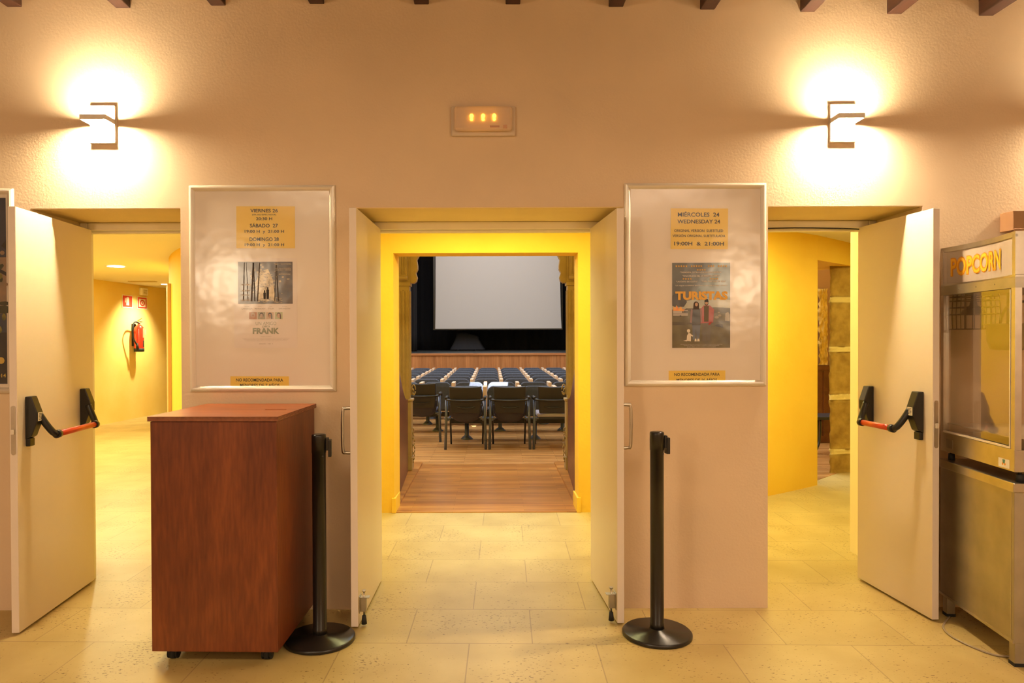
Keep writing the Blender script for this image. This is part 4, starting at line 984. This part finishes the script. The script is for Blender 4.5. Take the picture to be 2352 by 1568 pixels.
# cinema seats in rows
def make_seat():
    t = thing('cinema_seat', '', 'seat')
    bm = B(); n = 10; hw = .212; prof = []
    for k in range(n+1): a = pi*k/n/2; prof.append((hw-.09+.09*cos(a), .69+.09*sin(a)))
    prof += [(-p[0], p[1]) for p in prof[::-1]]; prof += [(-hw+.03, .36), (hw-.03, .36)]
    prism(bm, [(x, (.0 if z > .5 else .05), z) for x, z in prof], (0, .07, 0)); obj('backrest', bm, M_seatblue, t, bevel=.012)
    bm = B(); box(bm, -.208, .208, .052, .50, .39, .46); obj('seat', bm, M_seatblue, t, bevel=.02)
    bm = B(); box(bm, .217, .269, -.01, .33, .36, .775); obj('armrest', bm, M_palewood, t, bevel=.006)
    bm = B(); box(bm, -.243, .243, .30, .36, .23, .30); obj('beam', bm, M_black, t)
    return t
seat0 = make_seat()
def pedestal(par):
    bm = B(); lathe(bm, [(.088, 0), (.088, .008), (.05, .045), (.03, .06), (.03, .25)], (-.02, .33, 0), 20); obj('pedestal', bm, M_tube, par)
ped0 = copy_tree(seat0); pedestal(ped0)
rowY = [9.72, 10.60, 11.45, 12.30, 13.15, 13.95, 14.75, 15.55]
rw = ['first', 'second', 'third', 'fourth', 'fifth', 'sixth', 'seventh', 'eighth']
cw = ['leftmost', 'second from the left', 'third from the left', 'fourth from the left', 'fifth from the left', 'sixth from the left', 'seventh from the left', 'eighth from the left', 'ninth from the left', 'tenth from the left']
pit = .486; first = True
for r, yy in enumerate(rowY):
    off = -.10 if r < 2 else .155
    lo = -1.18-.02*r*4 if r else -.62; hi = 1.25+.06*r
    k0 = math.ceil((lo-off)/pit) if r else -1; ks = [k for k in range(k0, 12) if off+(k+1)*pit < hi+.35]
    if r >= 1: lim = .119*yy+.05; ks = [k for k in range(-8, 8) if off+(k+1)*pit > -lim and off+k*pit < .105*yy]
    for j, k in enumerate(ks):
        src = ped0 if (j % 2 == (0 if r == 0 else 1)) else seat0
        if src.get('used'): o = copy_tree(src)
        else: o = src
        src['used'] = 1
        o.location = (off+(k+.5)*pit, yy, 0)
        o['label'] = 'slate blue cinema seat, %s row from the loose chairs, %s' % (rw[r], cw[j] if j < len(cw) else 'far right')
        o['group'] = 'fixed cinema seats in rows'
for o in bpy.data.objects:
    if 'used' in o: del o['used']

# loose chairs in front
def make_chair(seatvis):
    t = thing('armchair', '', 'chair')
    bm = B(); nx, nz = 10, 10; f_ = []; hw = .213
    def bp(u, v, back=0):  # u -1..1, v 0..1 (bottom to top)
        x = u*hw*(1-.10*(1-v)**2); z = .47+.345*v+ (.012*u*u if v > .9 else 0); y = .05-.05*v-.035*u*u+.0
        return x, y, z
    g1 = [[bm.verts.new(bp(-1+2*i/nx, j/nz)) for i in range(nx+1)] for j in range(nz+1)]
    for j in range(nz):
        for i in range(nx): bm.faces.new((g1[j][i], g1[j][i+1], g1[j+1][i+1], g1[j+1][i])).smooth = True
    o = obj('backrest', bm, M_chairblack, t, normals=False); m_ = o.modifiers.new('s', 'SOLIDIFY'); m_.thickness = .035; m_.offset = 1
    m2 = o.modifiers.new('b', 'BEVEL'); m2.width = .01; m2.segments = 2
    if not seatvis:
        bm = B(); g1 = []
        for j in range(9):
            v = j/8; row = []
            for i in range(13):
                u = -1+2*i/12; hw2 = .21*(1-.35*(1-v)**3)
                row.append(bm.verts.new((u*hw2, .085-.06*v+.06*(1-v)**2+.02*u*u, .345+.24*v+.035*u*u*(1-v))))
            g1.append(row)
        for j in range(8):
            for i in range(12): bm.faces.new((g1[j][i], g1[j][i+1], g1[j+1][i+1], g1[j+1][i])).smooth = True
        o = obj('lower_shell', bm, M_chairfab, t, normals=False); m_ = o.modifiers.new('s', 'SOLIDIFY'); m_.thickness = .02; m_.offset = 1
        bm = B(); box(bm, -.2, .2, .10, .48, .41, .45); obj('seat', bm, M_chairfab, t, bevel=.018)
    else:
        bm = B(); box(bm, -.22, .22, .02, .47, .415, .47); o = obj('seat', bm, M_seatlight, t, bevel=.022); o['label'] = 'pale lilac grey seat'
        bm = B(); box(bm, -.19, .19, .04, .44, .385, .414); obj('seat_pan', bm, M_chairblack, t, bevel=.01)
    bm = B(); tube(bm, [(-.245, .02, .655), (-.2, -.035, .645), (0, -.05, .638), (.2, -.035, .645), (.245, .02, .655)], .019, smooth=5, flat=.75)
    obj('back_bow', bm, M_black, t)
    bm = B(); tube(bm, [(-.17, .0, .58), (-.1, -.008, .55), (0, -.012, .54), (.1, -.008, .55), (.17, .0, .58)], .008, smooth=4); obj('back_rib', bm, M_black, t)
    for s in (-1, 1):
        bm = B(); tube(bm, [(s*.262, -.02, 0), (s*.252, .015, .40), (s*.248, .03, .64)], .0175, seg=12); obj('leg', bm, M_tube, t)
        bm = B(); tube(bm, [(s*.215, .47, 0), (s*.225, .44, .42), (s*.245, .40, .62)], .0125, seg=12); obj('leg', bm, M_black, t)
        bm = B(); tube(bm, [(s*.248, -.01, .665), (s*.252, .1, .675), (s*.252, .3, .66), (s*.245, .42, .63)], .021, seg=12, smooth=3, flat=.8); obj('armrest', bm, M_black, t)
        bm = B(); cyl(bm, (s*.19, .035, .40), (s*.272, .035, .40), .013); ball(bm, (s*.270, .035, .40), .014); tube(bm, [(s*.225, .03, .38), (s*.225, .44, .38)], .012); obj('side_rail', bm, M_tube, t)
    return t
ca = make_chair(False)
ca.location = (-.345, 9.12, 0); ca['label'] = 'dark loose armchair directly in front of the rows, second from the left'; ca['group'] = 'loose armchairs'
c2 = copy_tree(ca); c2.location = (.228, 9.12, 0); c2['label'] = 'dark loose armchair seen from behind, third from the left'
c3 = copy_tree(ca); c3.location = (-.985, 9.80, 0); c3['label'] = 'dark loose armchair set further forward, partly behind the left column'
cb = make_chair(True); cb.location = (.80, 9.12, 0); cb['label'] = 'dark loose armchair with pale seat, partly behind the right column'; cb['group'] = 'loose armchairs'
